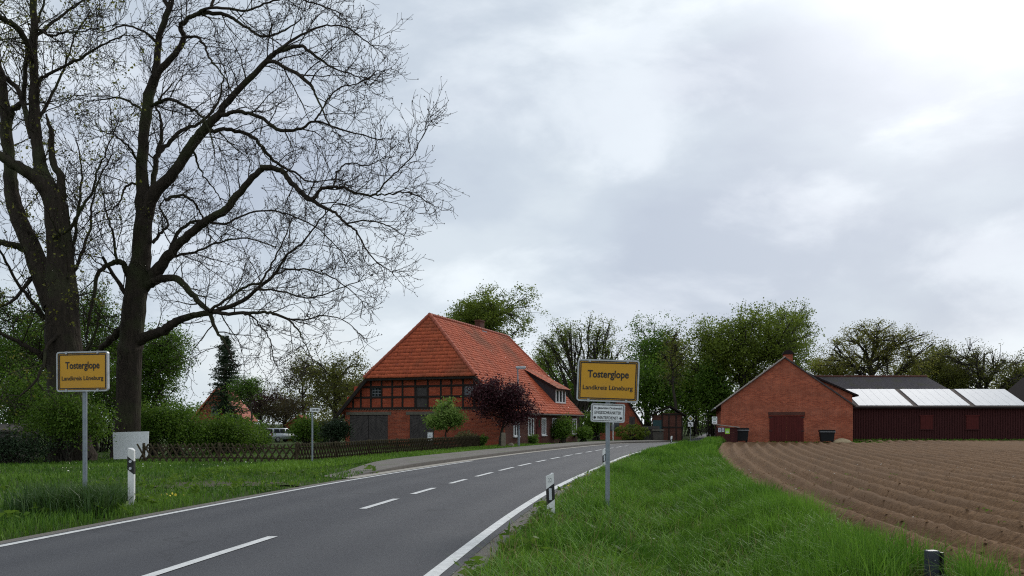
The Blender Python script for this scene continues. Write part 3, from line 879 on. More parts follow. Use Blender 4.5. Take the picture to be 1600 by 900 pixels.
def make_tree(name, label, pos, H, crown_z, R, m_leaf, seed, n_t=300, per_t=34, leaf=0.2, sig=0.42, trunk_r=0.3, lobes=11, lobe_r=0.42, bark=None, limbs=9, group=None, cat='tree', twig_r=0.016, lean=(0, 0),
              leaf_frac=1.0, fan=False):
    """trunk with limbs reaching into a lobed crown; leaves hang in clumps round the twig ends"""
    rg = np.random.default_rng(seed)
    bark = bark or M_BARK2
    root = thing(name, label, cat, pos, 0, group)
    R = np.array(R, float); cc = np.array([lean[0], lean[1], crown_z], float)
    D = rg.normal(size=(lobes, 3)); D /= np.linalg.norm(D, axis=1)[:, None]; D[:, 2] = np.where(D[:, 2] < -0.35, -D[:, 2], D[:, 2])
    LC = cc + D * R * rg.uniform(0.5, 0.80, (lobes, 1))
    LR = R * lobe_r * rg.uniform(0.7, 1.25, (lobes, 1))
    which = rg.integers(0, lobes + 2, n_t)
    d = rg.normal(size=(n_t, 3)); d /= np.linalg.norm(d, axis=1)[:, None]
    rr = rg.random(n_t)[:, None] ** 0.45
    LC2 = np.concatenate([LC, [cc, cc]]); LR2 = np.concatenate([LR, [R * 0.55, R * 0.6]])
    T = LC2[which] + d * rr * LR2[which]
    T[:, 2] = np.maximum(T[:, 2], 0.4)
    tb = Tubes()
    top = np.array([lean[0], lean[1], min(crown_z + R[2] * 0.55, H * 0.86)])
    P = bez(np.zeros(3), np.array([lean[0] * 0.1 + rg.normal(0, 0.2), lean[1] * 0.1, top[2] * 0.5]), top, 9)
    P[1:-1, :2] += rg.normal(0, 0.05 + 0.01 * H, (7, 2))
    tb.add(P, np.linspace(trunk_r, trunk_r * 0.22, 9) * np.array([1.35] + [1] * 8), 7)
    br = Tubes()
    a1, C1 = cluster(T, limbs, rg)
    for j in range(len(C1)):
        S = T[a1 == j]
        if not len(S): continue
        c = C1[j]
        h0 = np.clip(c[2] - np.linalg.norm(c[:2] - top[:2]) * 0.8, crown_z - R[2] * 0.95, top[2] * 0.95)
        h0 = np.clip(h0, H * 0.12, top[2] * 0.97)
        if fan: h0 = H * rg.uniform(0.08, 0.3)
        f = h0 / top[2]; st = P[int(np.clip(round(f * 8), 0, 8))]
        mid = (st + c) / 2 + np.array([0, 0, np.linalg.norm(c - st) * 0.14]) + rg.normal(0, 0.25, 3)
        if fan: mid = np.array([st[0] * 0.35 + c[0] * 0.65, st[1] * 0.35 + c[1] * 0.65, st[2] * 0.5 + c[2] * 0.5])
        r0 = trunk_r * 0.48
        Lm = bez(st, mid, c, 7); Lm[1:-1] += rg.normal(0, 0.11, (5, 3))
        tb.add(Lm, np.linspace(r0, r0 * 0.3, 7), 5)
        a2, C2 = cluster(S, max(1, len(S) // 7), rg)
        for k in range(len(C2)):
            S2 = S[a2 == k]
            if not len(S2): continue
            s0 = Lm[rg.integers(2, 7)]
            m2 = (s0 + C2[k]) / 2 + rg.normal(0, 0.2, 3) + np.array([0, 0, 0.15])
            B = bez(s0, m2, C2[k], 5)
            br.add(B, np.linspace(r0 * 0.32, twig_r * 1.4, 5), 4)
            for t in S2:
                s1 = B[rg.integers(1, 5)]
                br.add(bez(s1, (s1 + t) / 2 + rg.normal(0, 0.14, 3), t, 4), np.linspace(twig_r * 1.5, twig_r * 0.55, 4), 3)
    tb.build('trunk', bark, root); br.build('branches', bark, root)
    Tl = T if leaf_frac >= 1 else T[rg.random(n_t) < leaf_frac]
    n = len(Tl) * per_t
    if n:
        C = np.repeat(Tl, per_t, 0) + rg.normal(0, 1, (n, 3)) * np.array([sig, sig, sig * 0.72])
        ct = np.repeat(rg.normal(0.5, 0.2, len(Tl)), per_t)
        V, Fq = leaf_quads(C, np.full(n, leaf), rg, flat=0.25, aspect=0.7)
        np_mesh('crown', V, [Fq], m_leaf, root, tone=np.clip(ct + rg.normal(0, 0.2, n), 0, 1))
    return root


def make_bush(name, label, pos, R, m_leaf, seed, n=5000, leaf=0.12, lobes=14, lobe_r=0.45, cat='bush', group=None, stems=9, round_=False, bark=None, sig=0.3):
    """multi-stemmed shrub: leaf clumps on short stems from the ground"""
    rg = np.random.default_rng(seed)
    root = thing(name, label, cat, pos, 0, group)
    R = np.array(R, float)
    nt = max(20, n // 40)
    D = rg.normal(size=(nt, 3)); D /= np.linalg.norm(D, axis=1)[:, None]
    lobD = rg.normal(size=(lobes, 3)); lobD /= np.linalg.norm(lobD, axis=1)[:, None]; lobD[:, 2] = np.abs(lobD[:, 2]) * 1.1 - 0.15
    if round_:
        T = D * (rg.random((nt, 1)) ** 0.22) * R * 0.93 + np.array([0, 0, R[2] * 0.92])
    else:
        w = rg.integers(0, lobes, nt)
        cen = lobD * R * rg.uniform(0.4, 0.68, (lobes, 1)); cen[:, 2] += R[2] * 0.85
        T = cen[w] + D * (rg.random((nt, 1)) ** 0.5) * R * lobe_r
    T[:, 2] = np.clip(T[:, 2], 0.08, None)
    per = n // nt
    C = np.repeat(T, per, 0) + rg.normal(0, sig * R.mean() / 1.6, (nt * per, 3))
    C[:, 2] = np.clip(C[:, 2], 0.02, None)
    ct = np.repeat(rg.normal(0.5, 0.2, nt), per)
    V, Fq = leaf_quads(C, np.full(len(C), leaf), rg, flat=0.2, aspect=0.65)
    np_mesh('foliage', V, [Fq], m_leaf, root, tone=np.clip(ct + rg.normal(0, 0.2, len(C)), 0, 1))
    tb = Tubes()
    for t in T[rg.choice(nt, min(nt, stems * 4), replace=False)]:
        b = np.array([rg.normal(0, R[0] * 0.15), rg.normal(0, R[1] * 0.15), 0])
        tb.add(bez(b, np.array([t[0] * 0.4, t[1] * 0.4, t[2] * 0.7]), t, 5), np.linspace(0.035, 0.01, 5), 4)
    tb.build('stems', bark or M_BARK2, root)
    return root


# --- the two big bare trees: limbs read off the photo, then grown twigs


def px_limb(pts, y0, y1):
    """(px, py, width px) list -> 3D points and radii, depth running from y0 to y1"""
    pts = np.array(pts, float); n = len(pts)
    s = np.concatenate([[0], np.cumsum(np.hypot(np.diff(pts[:, 0]), np.diff(pts[:, 1])))]); s /= s[-1]
    Y = y0 + (y1 - y0) * s
    P = np.stack([(pts[:, 0] - CX) / F * Y, Y, CAMZ + (HY - pts[:, 1]) / F * Y], 1)
    Rr = pts[:, 2] * 0.455 / F * Y
    # densify smoothly
    A = catmull(np.c_[P, Rr], 5)
    return A[:, :3], A[:, 3]


def twig_walk(p, d, L, n, rg, wob, up):
    pts = [p]; d = d / np.linalg.norm(d); st = L / n
    for i in range(n):
        d = d + rg.normal(0, wob, 3); d[2] += up
        d /= np.linalg.norm(d)
        p = p + d * st; pts.append(p)
    return np.array(pts)


def grow_bare(root, limbs, seed, sp1=0.42, sp2=0.24, sp3=0.15, main_k=9, cutoff=0.3, bud_n=1.0, len1=(1.1, 2.9), leafy=0.0):
    rg = np.random.default_rng(seed)
    trunk, br, tw = Tubes(), Tubes(), Tubes()
    buds = []; level1 = []

    def side(T_):
        v = rg.normal(size=3); v -= v.dot(T_) * T_
        return v / (np.linalg.norm(v) + 1e-9)
    for idx, (P, Rr, big) in enumerate(limbs):
        if Rr[0] > 0.10:
            k = 4
            Pj = P.copy(); Pj[1:-1] += rg.normal(0, 0.018, (len(P) - 2, 3))
            trunk.add(Pj, np.maximum(Rr, 0.012) * (1 + rg.normal(0, 0.03, len(P))), main_k)
        else:
            Pj = P.copy(); Pj[1:] += rg.normal(0, 0.02, (len(P) - 1, 3))
            br.add(Pj, np.maximum(Rr, 0.011), 6)
        seg = np.linalg.norm(np.diff(P, axis=0), axis=1); s = np.concatenate([[0], np.cumsum(seg)])
        pos = 0.25
        if not big: continue
        while pos < s[-1]:
            i = min(np.searchsorted(s, pos), len(P) - 1)
            r = Rr[i]
            if r < cutoff:
                T_ = P[min(i + 1, len(P) - 1)] - P[i - 1]; T_ /= np.linalg.norm(T_) + 1e-9
                d = T_ * rg.uniform(0.35, 0.9) + side(T_) * rg.uniform(0.6, 1.0) + np.array([0, 0, 0.22])
                L = rg.uniform(*len1) * (0.75 if r > 0.12 else np.clip(0.32 + r / 0.075, 0.4, 1.0))
                Q = twig_walk(P[i], d, L, 7, rg, 0.15, -0.015)
                level1.append((Q, np.linspace(min(0.032, max(0.013, r * 0.45)), 0.008, 8)))
            pos += sp1 * rg.uniform(0.6, 1.5) * (1.5 if r > 0.15 else 1.0)
        # tuft at the end
        T_ = P[-1] - P[-2]; T_ /= np.linalg.norm(T_)
        for _ in range(3):
            Q = twig_walk(P[-1], T_ + rg.normal(0, 0.35, 3), rg.uniform(0.35, 0.85), 6, rg, 0.16, 0.02)
            level1.append((Q, np.linspace(0.016, 0.008, 7)))
    for Q, R1 in level1:
        br.add(Q, R1, 4)
        s = np.concatenate([[0], np.cumsum(np.linalg.norm(np.diff(Q, axis=0), axis=1))])
        pos = 0.2
        while pos < s[-1] + 0.02:
            i = min(max(1, np.searchsorted(s, pos)), len(Q) - 1)
            T_ = Q[i] - Q[i - 1]; T_ /= np.linalg.norm(T_)
            d = T_ * rg.uniform(0.5, 1.0) + side(T_) * rg.uniform(0.45, 0.9)
            q2 = twig_walk(Q[i], d, rg.uniform(0.4, 1.15), 3, rg, 0.22, 0.08)
            tw.add(q2, np.linspace(0.0105, 0.0070, 4), 3)
            s2 = np.linalg.norm(q2[-1] - q2[0]); p2 = 0.12
            while p2 < s2:
                j = min(3, 1 + int(p2 / s2 * 3)); T2 = q2[j] - q2[j - 1]; T2 /= np.linalg.norm(T2)
                q3 = twig_walk(q2[j], T2 * 0.8 + side(T2) * 0.75, rg.uniform(0.15, 0.46), 2, rg, 0.2, 0.2)
                tw.add(q3, np.array([0.0082, 0.0065, 0.0055]), 3)
                if rg.random() < bud_n: buds.append(q3[-1])
                p2 += sp3 * rg.uniform(0.7, 1.5)
            buds.append(q2[-1])
            pos += sp2 * rg.uniform(0.6, 1.5)
    trunk.build('trunk', M_BARK, root); br.build('branches', M_BARK, root); tw.build('twigs', M_TWIG, root)
    B = np.array(buds); B = B + rg.normal(0, 0.015, B.shape)
    V, Fq = leaf_quads(B, np.full(len(B), 0.065), rg, aspect=0.55)
    np_mesh('buds', V, [Fq], M_TWIG if leafy == 0 else M_BUD, root, tone=rg.random(len(B)))
    if leafy:
        Lf = B[rg.random(len(B)) < leafy]
        Lf = np.repeat(Lf, 5, 0) + rg.normal(0, 0.09, (len(Lf) * 5, 3))
        V, Fq = leaf_quads(Lf, np.full(len(Lf), 0.11), rg, aspect=0.6)
        np_mesh('young_leaves', V, [Fq], M_OAKY, root, tone=rg.random(len(Lf)))
    print('bare tree', len(level1), len(tw.V), len(buds))


T2 = 33.0
t2 = thing('ash_tree', 'tall bare tree with long arching limbs over the lawn, trunk behind white board', 'tree', (0, 0, 0))
L2 = [
    ([(196, 735, 60), (197, 712, 48), (199, 670, 43), (203, 560, 40), (206, 525, 39), (213, 455, 38), (221, 400, 33), (225, 330, 27), (222, 261, 19), (226, 205, 18), (233, 150, 18), (244, 110, 13), (249, 58, 10), (262, 20, 10), (275, -20, 9), (283, -70, 7), (280, -130, 4)], 33, 33),
    ([(226, 345, 26), (239, 305, 22), (273, 269, 18), (298, 230, 17), (325, 196, 16), (342, 178, 12), (364, 150, 11), (418, 95, 9), (431, 82, 8), (467, 71, 6), (489, 84, 5), (520, 106, 3), (560, 120, 2)], 33, 31),
    ([(418, 96, 7), (435, 100, 6), (480, 127, 6), (493, 147, 4), (507, 178, 3), (520, 205, 2)], 31.4, 29.5),
    ([(431, 82, 6), (470, 55, 4), (510, 40, 3), (545, 45, 2.5), (580, 70, 2)], 31.4, 33),
    ([(345, 180, 8), (370, 175, 7), (392, 178, 6), (420, 192, 6), (439, 204, 6), (470, 201, 5), (492, 189, 4), (530, 200, 3), (587, 217, 2)], 32, 30),
    ([(492, 189, 3.5), (503, 172, 3), (525, 140, 2.5), (560, 130, 2), (590, 110, 1.6)], 30.6, 31.5),
    ([(328, 206, 8), (350, 203, 7), (378, 206, 6), (400, 219, 6), (414, 236, 6), (437, 258, 4.5), (462, 270, 3.5), (481, 283, 2.5), (520, 280, 2)], 32, 34.5),
    ([(230, 440, 24), (248, 420, 20), (264, 400, 17), (289, 372, 14), (323, 344, 13), (353, 328, 13), (370, 305, 12), (400, 272, 10), (414, 262, 10), (431, 264, 9), (442, 269, 9), (459, 289, 9), (475, 305, 8), (503, 322, 6), (523, 333, 4.5), (539, 347, 4), (556, 361, 3.2), (570, 386, 2.6), (590, 410, 2), (612, 425, 1.5)], 33, 30),
    ([(475, 308, 6), (489, 311, 6), (503, 294, 6), (520, 293, 5), (539, 293, 5), (567, 305, 4), (587, 303, 4), (603, 283, 3), (625, 264, 2.5), (648, 239, 2), (664, 205, 1.5)], 31, 29.5),
    ([(587, 304, 3), (614, 303, 2.5), (637, 300, 2), (670, 317, 1.5)], 30, 31),
    ([(520, 293, 3.5), (527, 270, 3), (545, 255, 2.5), (575, 258, 2), (600, 245, 1.6)], 30.5, 32),
    ([(540, 348, 3), (575, 345, 2.5), (605, 352, 2), (630, 368, 1.5)], 30.6, 29.5),
    ([(225, 450, 20), (240, 440, 15), (258, 435, 13), (275, 435, 12), (292, 451, 11), (312, 473, 9), (326, 488, 8), (339, 519, 5), (351, 532, 4), (362, 560, 2)], 33, 31),
    ([(205, 540, 22), (226, 527, 18), (256, 516, 16), (275, 502, 14), (297, 494, 11), (326, 489, 10), (346, 483, 8), (378, 470, 7), (402, 451, 6), (429, 429, 5), (446, 402, 4), (471, 380, 3.2), (500, 345, 2.4), (520, 320, 1.8)], 33, 29.5),
    ([(326, 486, 6), (346, 473, 5), (378, 451, 4.5), (407, 439, 4), (429, 404, 3), (441, 380, 2.4), (455, 345, 1.8)], 31.6, 33.5),
    ([(335, 488, 7), (366, 490, 6), (402, 488, 5), (427, 490, 5), (451, 500, 4), (466, 517, 3), (478, 539, 2), (490, 565, 1.5)], 31.6, 29),
    ([(380, 489, 4), (395, 496, 3), (410, 512, 2.5), (422, 531, 2), (427, 561, 1.5)], 30.8, 30),
    ([(440, 494, 3.5), (475, 500, 2.8), (505, 492, 2.2), (540, 502, 1.6), (560, 520, 1.4)], 30, 31),
    ([(429, 429, 4), (460, 420, 3), (495, 425, 2.5), (530, 440, 2), (565, 470, 1.5)], 30.6, 32.5),
    ([(402, 451, 4), (440, 455, 3), (480, 465, 2.5), (520, 455, 2), (560, 440, 1.5)], 31, 28.5),
    ([(264, 400, 8), (280, 360, 6), (310, 345, 5), (350, 350, 4), (400, 330, 3), (450, 335, 2.5), (500, 360, 2), (540, 400, 1.5)], 33, 35),
    ([(270, 400, 5), (310, 392, 4), (345, 378, 3.2), (385, 372, 2.6), (430, 385, 2)], 33, 31),
    ([(237, 300, 10), (242, 267, 9), (246, 242, 9), (262, 225, 7), (289, 201, 6), (314, 192, 5), (340, 160, 3.5), (350, 120, 2.5)], 33, 35.5),
    ([(246, 239, 7), (252, 214, 6), (250, 178, 4), (244, 164, 3), (270, 130, 2.5)], 33.6, 35),
    ([(230, 165, 7), (242, 162, 6), (264, 155, 6), (281, 161, 5), (298, 171, 5), (314, 180, 4), (330, 210, 3), (335, 240, 2)], 33, 31.5),
    ([(236, 140, 14), (249, 111, 12), (275, 84, 10), (287, 58, 9), (282, 42, 8), (298, 27, 7), (320, 20, 7), (351, 22, 6), (373, 35, 5), (395, 49, 4), (413, 58, 4), (440, 50, 3), (470, 30, 2)], 33, 32),
    ([(284, 60, 5), (307, 58, 4.5), (320, 73, 4), (329, 93, 3.4), (350, 120, 2.6), (365, 150, 2)], 33, 30.5),
    ([(298, 27, 6), (329, 11, 5), (378, 16, 4), (413, 7, 3.4), (450, -5, 3), (490, 5, 2.4), (530, 20, 1.8)], 32.5, 31),
    ([(330, 10, 5), (345, -30, 4), (380, -60, 3), (430, -70, 2)], 32.5, 34),
    ([(265, 15, 8), (240, -30, 6), (215, -70, 4), (200, -110, 3)], 33, 32),
    ([(250, 70, 6), (225, 50, 4), (195, 40, 3), (165, 50, 2)], 33, 31),
    ([(216, 289, 5), (209, 287, 4), (195, 293, 4), (191, 307, 3), (178, 324, 2.4), (165, 330, 2)], 33, 32),
    ([(222, 180, 5), (218, 169, 4.5), (200, 158, 4), (178, 153, 3), (147, 158, 2)], 33, 34.5),
    ([(222, 262, 5), (205, 235, 4), (185, 215, 3), (160, 205, 2.4)], 33, 31),
    ([(205, 440, 14), (196, 418, 11), (188, 409, 10), (173, 412, 8), (153, 428, 7), (147, 463, 6), (138, 508, 4), (135, 530, 3)], 33, 31.5),
    ([(200, 462, 9), (196, 457, 8), (173, 423, 6), (160, 401, 5)], 33, 32.4),
    ([(198, 510, 16), (187, 518, 14), (164, 539, 11), (147, 561, 8), (125, 600, 4)], 33, 34),
    ([(180, 410, 5), (178, 370, 4), (168, 340, 3), (160, 300, 2.2)], 32.5, 32),
    ([(238, 380, 6), (250, 365, 5), (262, 350, 4), (250, 325, 3), (256, 310, 2)], 33, 34),
    ([(300, 232, 5), (306, 245, 4), (312, 265, 3), (330, 290, 2.4), (345, 310, 1.8)], 32.4, 34),
    ([(258, 312, 6), (285, 305, 5), (305, 318, 4), (315, 338, 3), (330, 370, 2)], 33, 35.5),
]
limbs2 = [(*px_limb(p, a, b), True) for p, a, b in L2]
grow_bare(t2, limbs2, 21, sp1=0.52)

t1 = thing('old_bare_tree', 'massive bare tree with several stems and a broken snag, behind the lawn town sign', 'tree', (0, 0, 0))
L1 = [
    ([(112, 735, 96), (112, 715, 76), (108, 660, 66), (104, 600, 60), (100, 520, 56), (96, 450, 50), (93, 384, 42), (88, 330, 38), (76, 295, 32), (64, 262, 22), (56, 210, 18), (53, 150, 16), (53, 87, 13), (53, 0, 11), (54, -60, 9), (58, -120, 5)], 30, 30),
    ([(84, 320, 26), (66, 289, 24), (43, 269, 21), (17, 254, 18), (-10, 238, 15), (-45, 210, 12), (-90, 160, 8)], 30, 28.5),
    ([(92, 345, 18), (96, 310, 15), (94, 275, 13), (83, 255, 11), (79, 208, 8), (72, 178, 3)], 30, 30),
    ([(88, 480, 40), (69, 436, 36), (43, 370, 29), (24, 327, 26), (17, 283, 22), (14, 245, 19), (9, 188, 18), (2, 130, 14), (-10, 60, 10), (-15, -20, 7)], 30, 31.5),
    ([(12, 200, 10), (20, 172, 10), (35, 156, 8), (40, 110, 7), (43, 72, 6), (60, 30, 4), (75, -20, 3)], 31, 30),
    ([(50, 215, 11), (46, 200, 10), (29, 142, 8), (0, 116, 8), (-30, 100, 5)], 30, 32),
    ([(52, 100, 10), (43, 70, 10), (26, 43, 10), (0, 27, 9), (-30, 10, 6)], 30, 28),
    ([(56, 160, 7), (62, 127, 6), (87, 110, 5), (124, 92, 4.5), (153, 75, 3.5), (185, 58, 2.5), (205, 55, 2)], 30, 29),
    ([(58, 190, 6), (75, 160, 5), (90, 130, 4), (105, 90, 3), (120, 50, 2.4), (140, 20, 2)], 30, 32),
    ([(54, 60, 6), (75, 40, 5), (100, 20, 4), (125, 5, 3), (150, -20, 2)], 30, 31),
    ([(56, 45, 5), (80, 55, 4), (110, 50, 3), (150, 45, 2), (175, 40, 1.6)], 30, 28),
    ([(84, 372, 8), (95, 365, 7), (113, 353, 6), (127, 324, 5), (145, 298, 4), (156, 257, 3), (165, 240, 2.4), (180, 200, 1.8)], 29.5, 28),
    ([(112, 440, 7), (116, 425, 6), (130, 390, 5), (142, 350, 4), (145, 312, 3), (160, 270, 2.4), (175, 240, 2)], 30, 31.5),
    ([(105, 470, 8), (112, 400, 6), (118, 360, 5), (124, 310, 4), (128, 270, 3), (120, 220, 2)], 30, 32),
    ([(56, 400, 16), (36, 388, 13), (15, 382, 11), (-10, 376, 9), (-40, 370, 5)], 31, 29.5),
    ([(80, 575, 16), (66, 556, 11), (40, 540, 8), (10, 525, 6), (-20, 515, 5)], 30, 28.5),
    ([(70, 500, 10), (50, 470, 7), (25, 440, 5), (5, 400, 4), (-15, 370, 3)], 30, 28),
    ([(60, 420, 10), (45, 440, 7), (20, 470, 5), (-5, 480, 4)], 30.4, 29),
    ([(95, 520, 8), (75, 540, 6), (60, 590, 4), (30, 620, 3)], 29.5, 28),
    ([(125, 560, 8), (140, 540, 6), (150, 515, 4), (155, 490, 3)], 29.5, 28.5),
]
limbs1 = [(*px_limb(p, a, b), k != 2) for k, (p, a, b) in enumerate(L1)]     # the third is the dead snag
grow_bare(t1, limbs1, 22, sp1=0.5, sp2=0.26, cutoff=0.42, leafy=0.10)

# --- trees beyond the houses (each: photo column, depth, photo top and bottom of crown)


def tree_px(name, label, px, Y, top, bot, halfw, m_leaf, seed, z0=0.0, depth_r=None, **kw):
    s = Y / F
    H = CAMZ + (HY - top) * s - z0; zb = CAMZ + (HY - bot) * s - z0
    rz = (H - zb) / 2; rx = halfw * s * 1.16
    return make_tree(name, label, ((px - CX) * s, Y, z0), H, (H + zb) / 2, (rx, depth_r or rx * 0.9, rz), m_leaf, seed, **kw)


tree_px('oak_tree', 'broad fresh green oak rising behind the red roof ridge', 768, 84, 446, 620, 90, M_OAK, 31, n_t=720, per_t=48, leaf=0.180, sig=0.320, trunk_r=0.45, twig_r=0.022)
tree_px('upright_tree', 'sparse many-stemmed tree with thin leaves behind the dormer', 905, 80, 486, 640, 66, M_OAK, 32, n_t=576, per_t=18, leaf=0.14, sig=0.26, trunk_r=0.3, limbs=22, twig_r=0.022, lobes=18, lobe_r=0.35, fan=True)
tree_px('maple_tree', 'rounded deep green tree above the yellow sign of the road verge', 1010, 92, 498, 680, 62, M_DEEP, 33, n_t=672, per_t=32, leaf=0.194, sig=0.400, trunk_r=0.4)
tree_px('thin_tree', 'slender open tree standing over the timber shed', 1052, 74, 512, 640, 27, M_OLIVE, 34, n_t=204, per_t=9, leaf=0.144, sig=0.240, trunk_r=0.2, twig_r=0.022)
tree_px('large_oak', 'largest dense green oak behind the brick barn gable', 1158, 84, 478, 690, 92, M_OAK, 35, n_t=1080, per_t=37, leaf=0.194, sig=0.416, trunk_r=0.6, lobes=15)
tree_px('leaning_oak', 'open crowned oak with branches spreading above the barn chimney', 1232, 88, 475, 620, 56, M_OAK, 36, n_t=396, per_t=32, leaf=0.173, sig=0.320, trunk_r=0.4, twig_r=0.026)
tree_px('spreading_oak', 'wide half bare oak with yellow green leaves behind the slate roof', 1364, 96, 499, 640, 88, M_OAKY, 37, n_t=672, per_t=24, leaf=0.158, sig=0.288, trunk_r=0.5, twig_r=0.03, limbs=12)
tree_px('low_oak', 'green rounded tree behind the first white roof sheet', 1450, 104, 530, 650, 62, M_OLIVE, 38, n_t=504, per_t=54, leaf=0.202, sig=0.400, trunk_r=0.35)
tree_px('bare_oak', 'nearly bare wide tree above the far end of the maroon shed', 1538, 98, 526, 640, 72, M_OLIVE, 39, n_t=552, per_t=12, leaf=0.137, sig=0.256, trunk_r=0.4, twig_r=0.032, limbs=12)
tree_px('edge_oak', 'green tree at the photo edge behind the shed end', 1612, 100, 548, 650, 55, M_OLIVE, 40, n_t=312, per_t=41, leaf=0.194, sig=0.400, trunk_r=0.35)
tree_px('young_oak', 'small yellow green tree filling the gap left of the slate roof', 1292, 100, 545, 640, 50, M_OAKY, 41, n_t=288, per_t=44, leaf=0.180, sig=0.360, trunk_r=0.3)
tree_px('olive_tree', 'large olive brown tree between conifer and half-timbered house', 520, 74, 535, 690, 72, M_OLIVE, 42, z0=-0.6, n_t=504, per_t=30, leaf=0.144, sig=0.336, trunk_r=0.35, twig_r=0.02)
tree_px('bronze_tree', 'brownish budding tree beside the olive tree over the parked car', 470, 104, 548, 668, 40, M_BROWNISH, 43, z0=-0.6, n_t=312, per_t=15, leaf=0.144, sig=0.320, trunk_r=0.25, twig_r=0.02)
tree_px('purple_tree', 'dark purple leaved small tree right of the conifer', 408, 100, 588, 672, 42, M_PLUM, 44, z0=-0.5, n_t=264, per_t=37, leaf=0.122, sig=0.320, trunk_r=0.2)
tree_px('pale_green_tree', 'light green small tree at the foot of the conifer', 385, 62, 583, 650, 24, M_BRIGHT, 45, z0=-0.4, n_t=144, per_t=28, leaf=0.108, sig=0.280, trunk_r=0.12)
tree_px('brown_hedge_tree', 'brown twiggy tree above the silver car', 448, 100, 610, 676, 52, M_BROWNISH, 46, z0=-0.5, n_t=312, per_t=35, leaf=0.122, sig=0.320, trunk_r=0.18)
tree_px('side_oak', 'fresh green tree in the gap above the lane mouth', 1088, 108, 540, 690, 44, M_OAK, 71, n_t=360, per_t=30, leaf=0.17, sig=0.35, trunk_r=0.3)
tree_px('back_oak', 'green tree low behind the sparse many-stemmed tree', 930, 104, 545, 680, 50, M_OLIVE, 72, n_t=340, per_t=30, leaf=0.17, sig=0.35, trunk_r=0.3)
tree_px('roof_oak', 'green tree low behind the rear hip of the red roof', 845, 100, 530, 660, 46, M_OAK, 73, n_t=340, per_t=28, leaf=0.17, sig=0.35, trunk_r=0.3)
# left mass of spring green behind the bare trees
tree_px('hornbeam', 'dense dark green tree filling the gap right of the bare trunk', 252, 40, 492, 720, 52, M_DEEP, 47, n_t=504, per_t=50, leaf=0.090, sig=0.272, trunk_r=0.16, lobes=14, limbs=10)
tree_px('field_maple', 'dense green tree between the two bare trunks', 150, 43, 450, 700, 62, M_BUSH, 48, n_t=504, per_t=48, leaf=0.094, sig=0.288, trunk_r=0.16, lobes=14)
tree_px('hazel', 'dark green tree at the photo edge behind the town sign', 20, 40, 448, 690, 88, M_BUSH, 49, n_t=624, per_t=50, leaf=0.094, sig=0.304, trunk_r=0.16, lobes=14)
# lower hedge and bushes, left
sc_ = lambda px, Y: (px - CX) / F * Y
make_bush('bush', 'dark green bush around the foot of the broad bare trunk', (sc_(95, 28.5), 28.6, 0), (1.7, 1.0, 1.5), M_BUSH, 51, n=9000, leaf=0.09)
make_bush('bush', 'green bush below the left edge of the town sign', (sc_(30, 33), 33, 0), (2.2, 1.3, 2.0), M_BUSH, 52, n=9000, leaf=0.1)
make_bush('bush', 'bright bushy hawthorn behind the white board', (sc_(265, 35.5), 36, 0), (1.7, 1.4, 1.35), M_DEEP, 53, n=9000, leaf=0.1)
make_bush('bush', 'wide green bush just behind the lattice fence', (sc_(340, 37), 38, -0.05), (2.4, 1.6, 0.95), M_BUSH, 54, n=12000, leaf=0.1)
make_bush('bush', 'lower green bush hiding the tail of the parked car', (sc_(382, 40), 41, -0.1), (1.15, 1.1, 0.85), M_BUSH, 55, n=8000, leaf=0.1)
make_bush('hedge', 'low dark clipped hedge at the photo edge beside the lawn', (sc_(8, 27), 27.6, 0), (1.9, 0.6, 0.6), M_JUNI, 56, n=7000, leaf=0.07, cat='hedge')
make_bush('bush', 'tall mixed bush right of the red roofed house', (sc_(300, 52), 54, -0.3), (2.0, 1.6, 0.7), M_DEEP, 57, n=8000, leaf=0.14)
make_bush('hedge', 'clipped green hedge behind the bonnet of the parked car', (sc_(470, 97), 98, -0.7), (3.6, 1.0, 1.0), M_DEEP, 58, n=5000, leaf=0.2, cat='hedge')
make_bush('bush', 'rounded dark green shrub right of the street name sign', (sc_(478, 66), 66, -0.4), (1.6, 1.4, 1.3), M_DEEP, 59, n=4500, leaf=0.15)
make_bush('juniper', 'dark spreading juniper against the barn doors of the timbered house', (sc_(522, 48.5), 48.5, -0.1), (1.15, 0.9, 0.98), M_JUNI, 60, n=7000, leaf=0.1, cat='bush')
# shrubs by the timbered house
make_tree('plum_tree', 'dark purple leaved plum tree at the corner of the timbered house', (sc_(782, 46.6), 46.3, 0), 4.3, 2.35, (1.85, 1.5, 1.95), M_PLUM, 61, n_t=340, per_t=40, leaf=0.115, sig=0.24, trunk_r=0.10, lobes=12, limbs=9)
make_tree('lilac', 'bright green lilac bush in front of the barn door, multi-stemmed', (sc_(696, 44), 44, 0), 2.6, 1.75, (1.15, 0.95, 0.82), M_LILAC, 62, n_t=160, per_t=44, leaf=0.12, sig=0.19, trunk_r=0.06, lobes=9, limbs=9, cat='bush')
make_bush('ornamental_grass', 'straw coloured ornamental grass clump behind the fence end', (sc_(728, 47.2), 47.2, 0), (0.75, 0.5, 0.48), M_DRY, 63, n=1600, leaf=0.16, cat='plant')
make_bush('bush', 'small yellow green bush at the fence end', (sc_(752, 46.4), 46.6, 0), (0.35, 0.35, 0.42), M_BRIGHT, 64, n=900, leaf=0.1)
make_bush('bush', 'dark evergreen bush between the white windows of the long wall', (sc_(880, 57.8), 57.8, 0), (1.05, 0.8, 0.98), M_DEEP, 65, n=4500, leaf=0.12)
make_bush('bush', 'small bush under the front wall window by the lamp', (sc_(833, 51.4), 51.6, 0), (0.5, 0.4, 0.42), M_DEEP, 66, n=1200, leaf=0.1)
make_bush('bush', 'green shrub at the rear corner of the long wall', (sc_(912, 62), 63, 0), (0.8, 0.7, 0.75), M_DEEP, 67, n=2200, leaf=0.13)
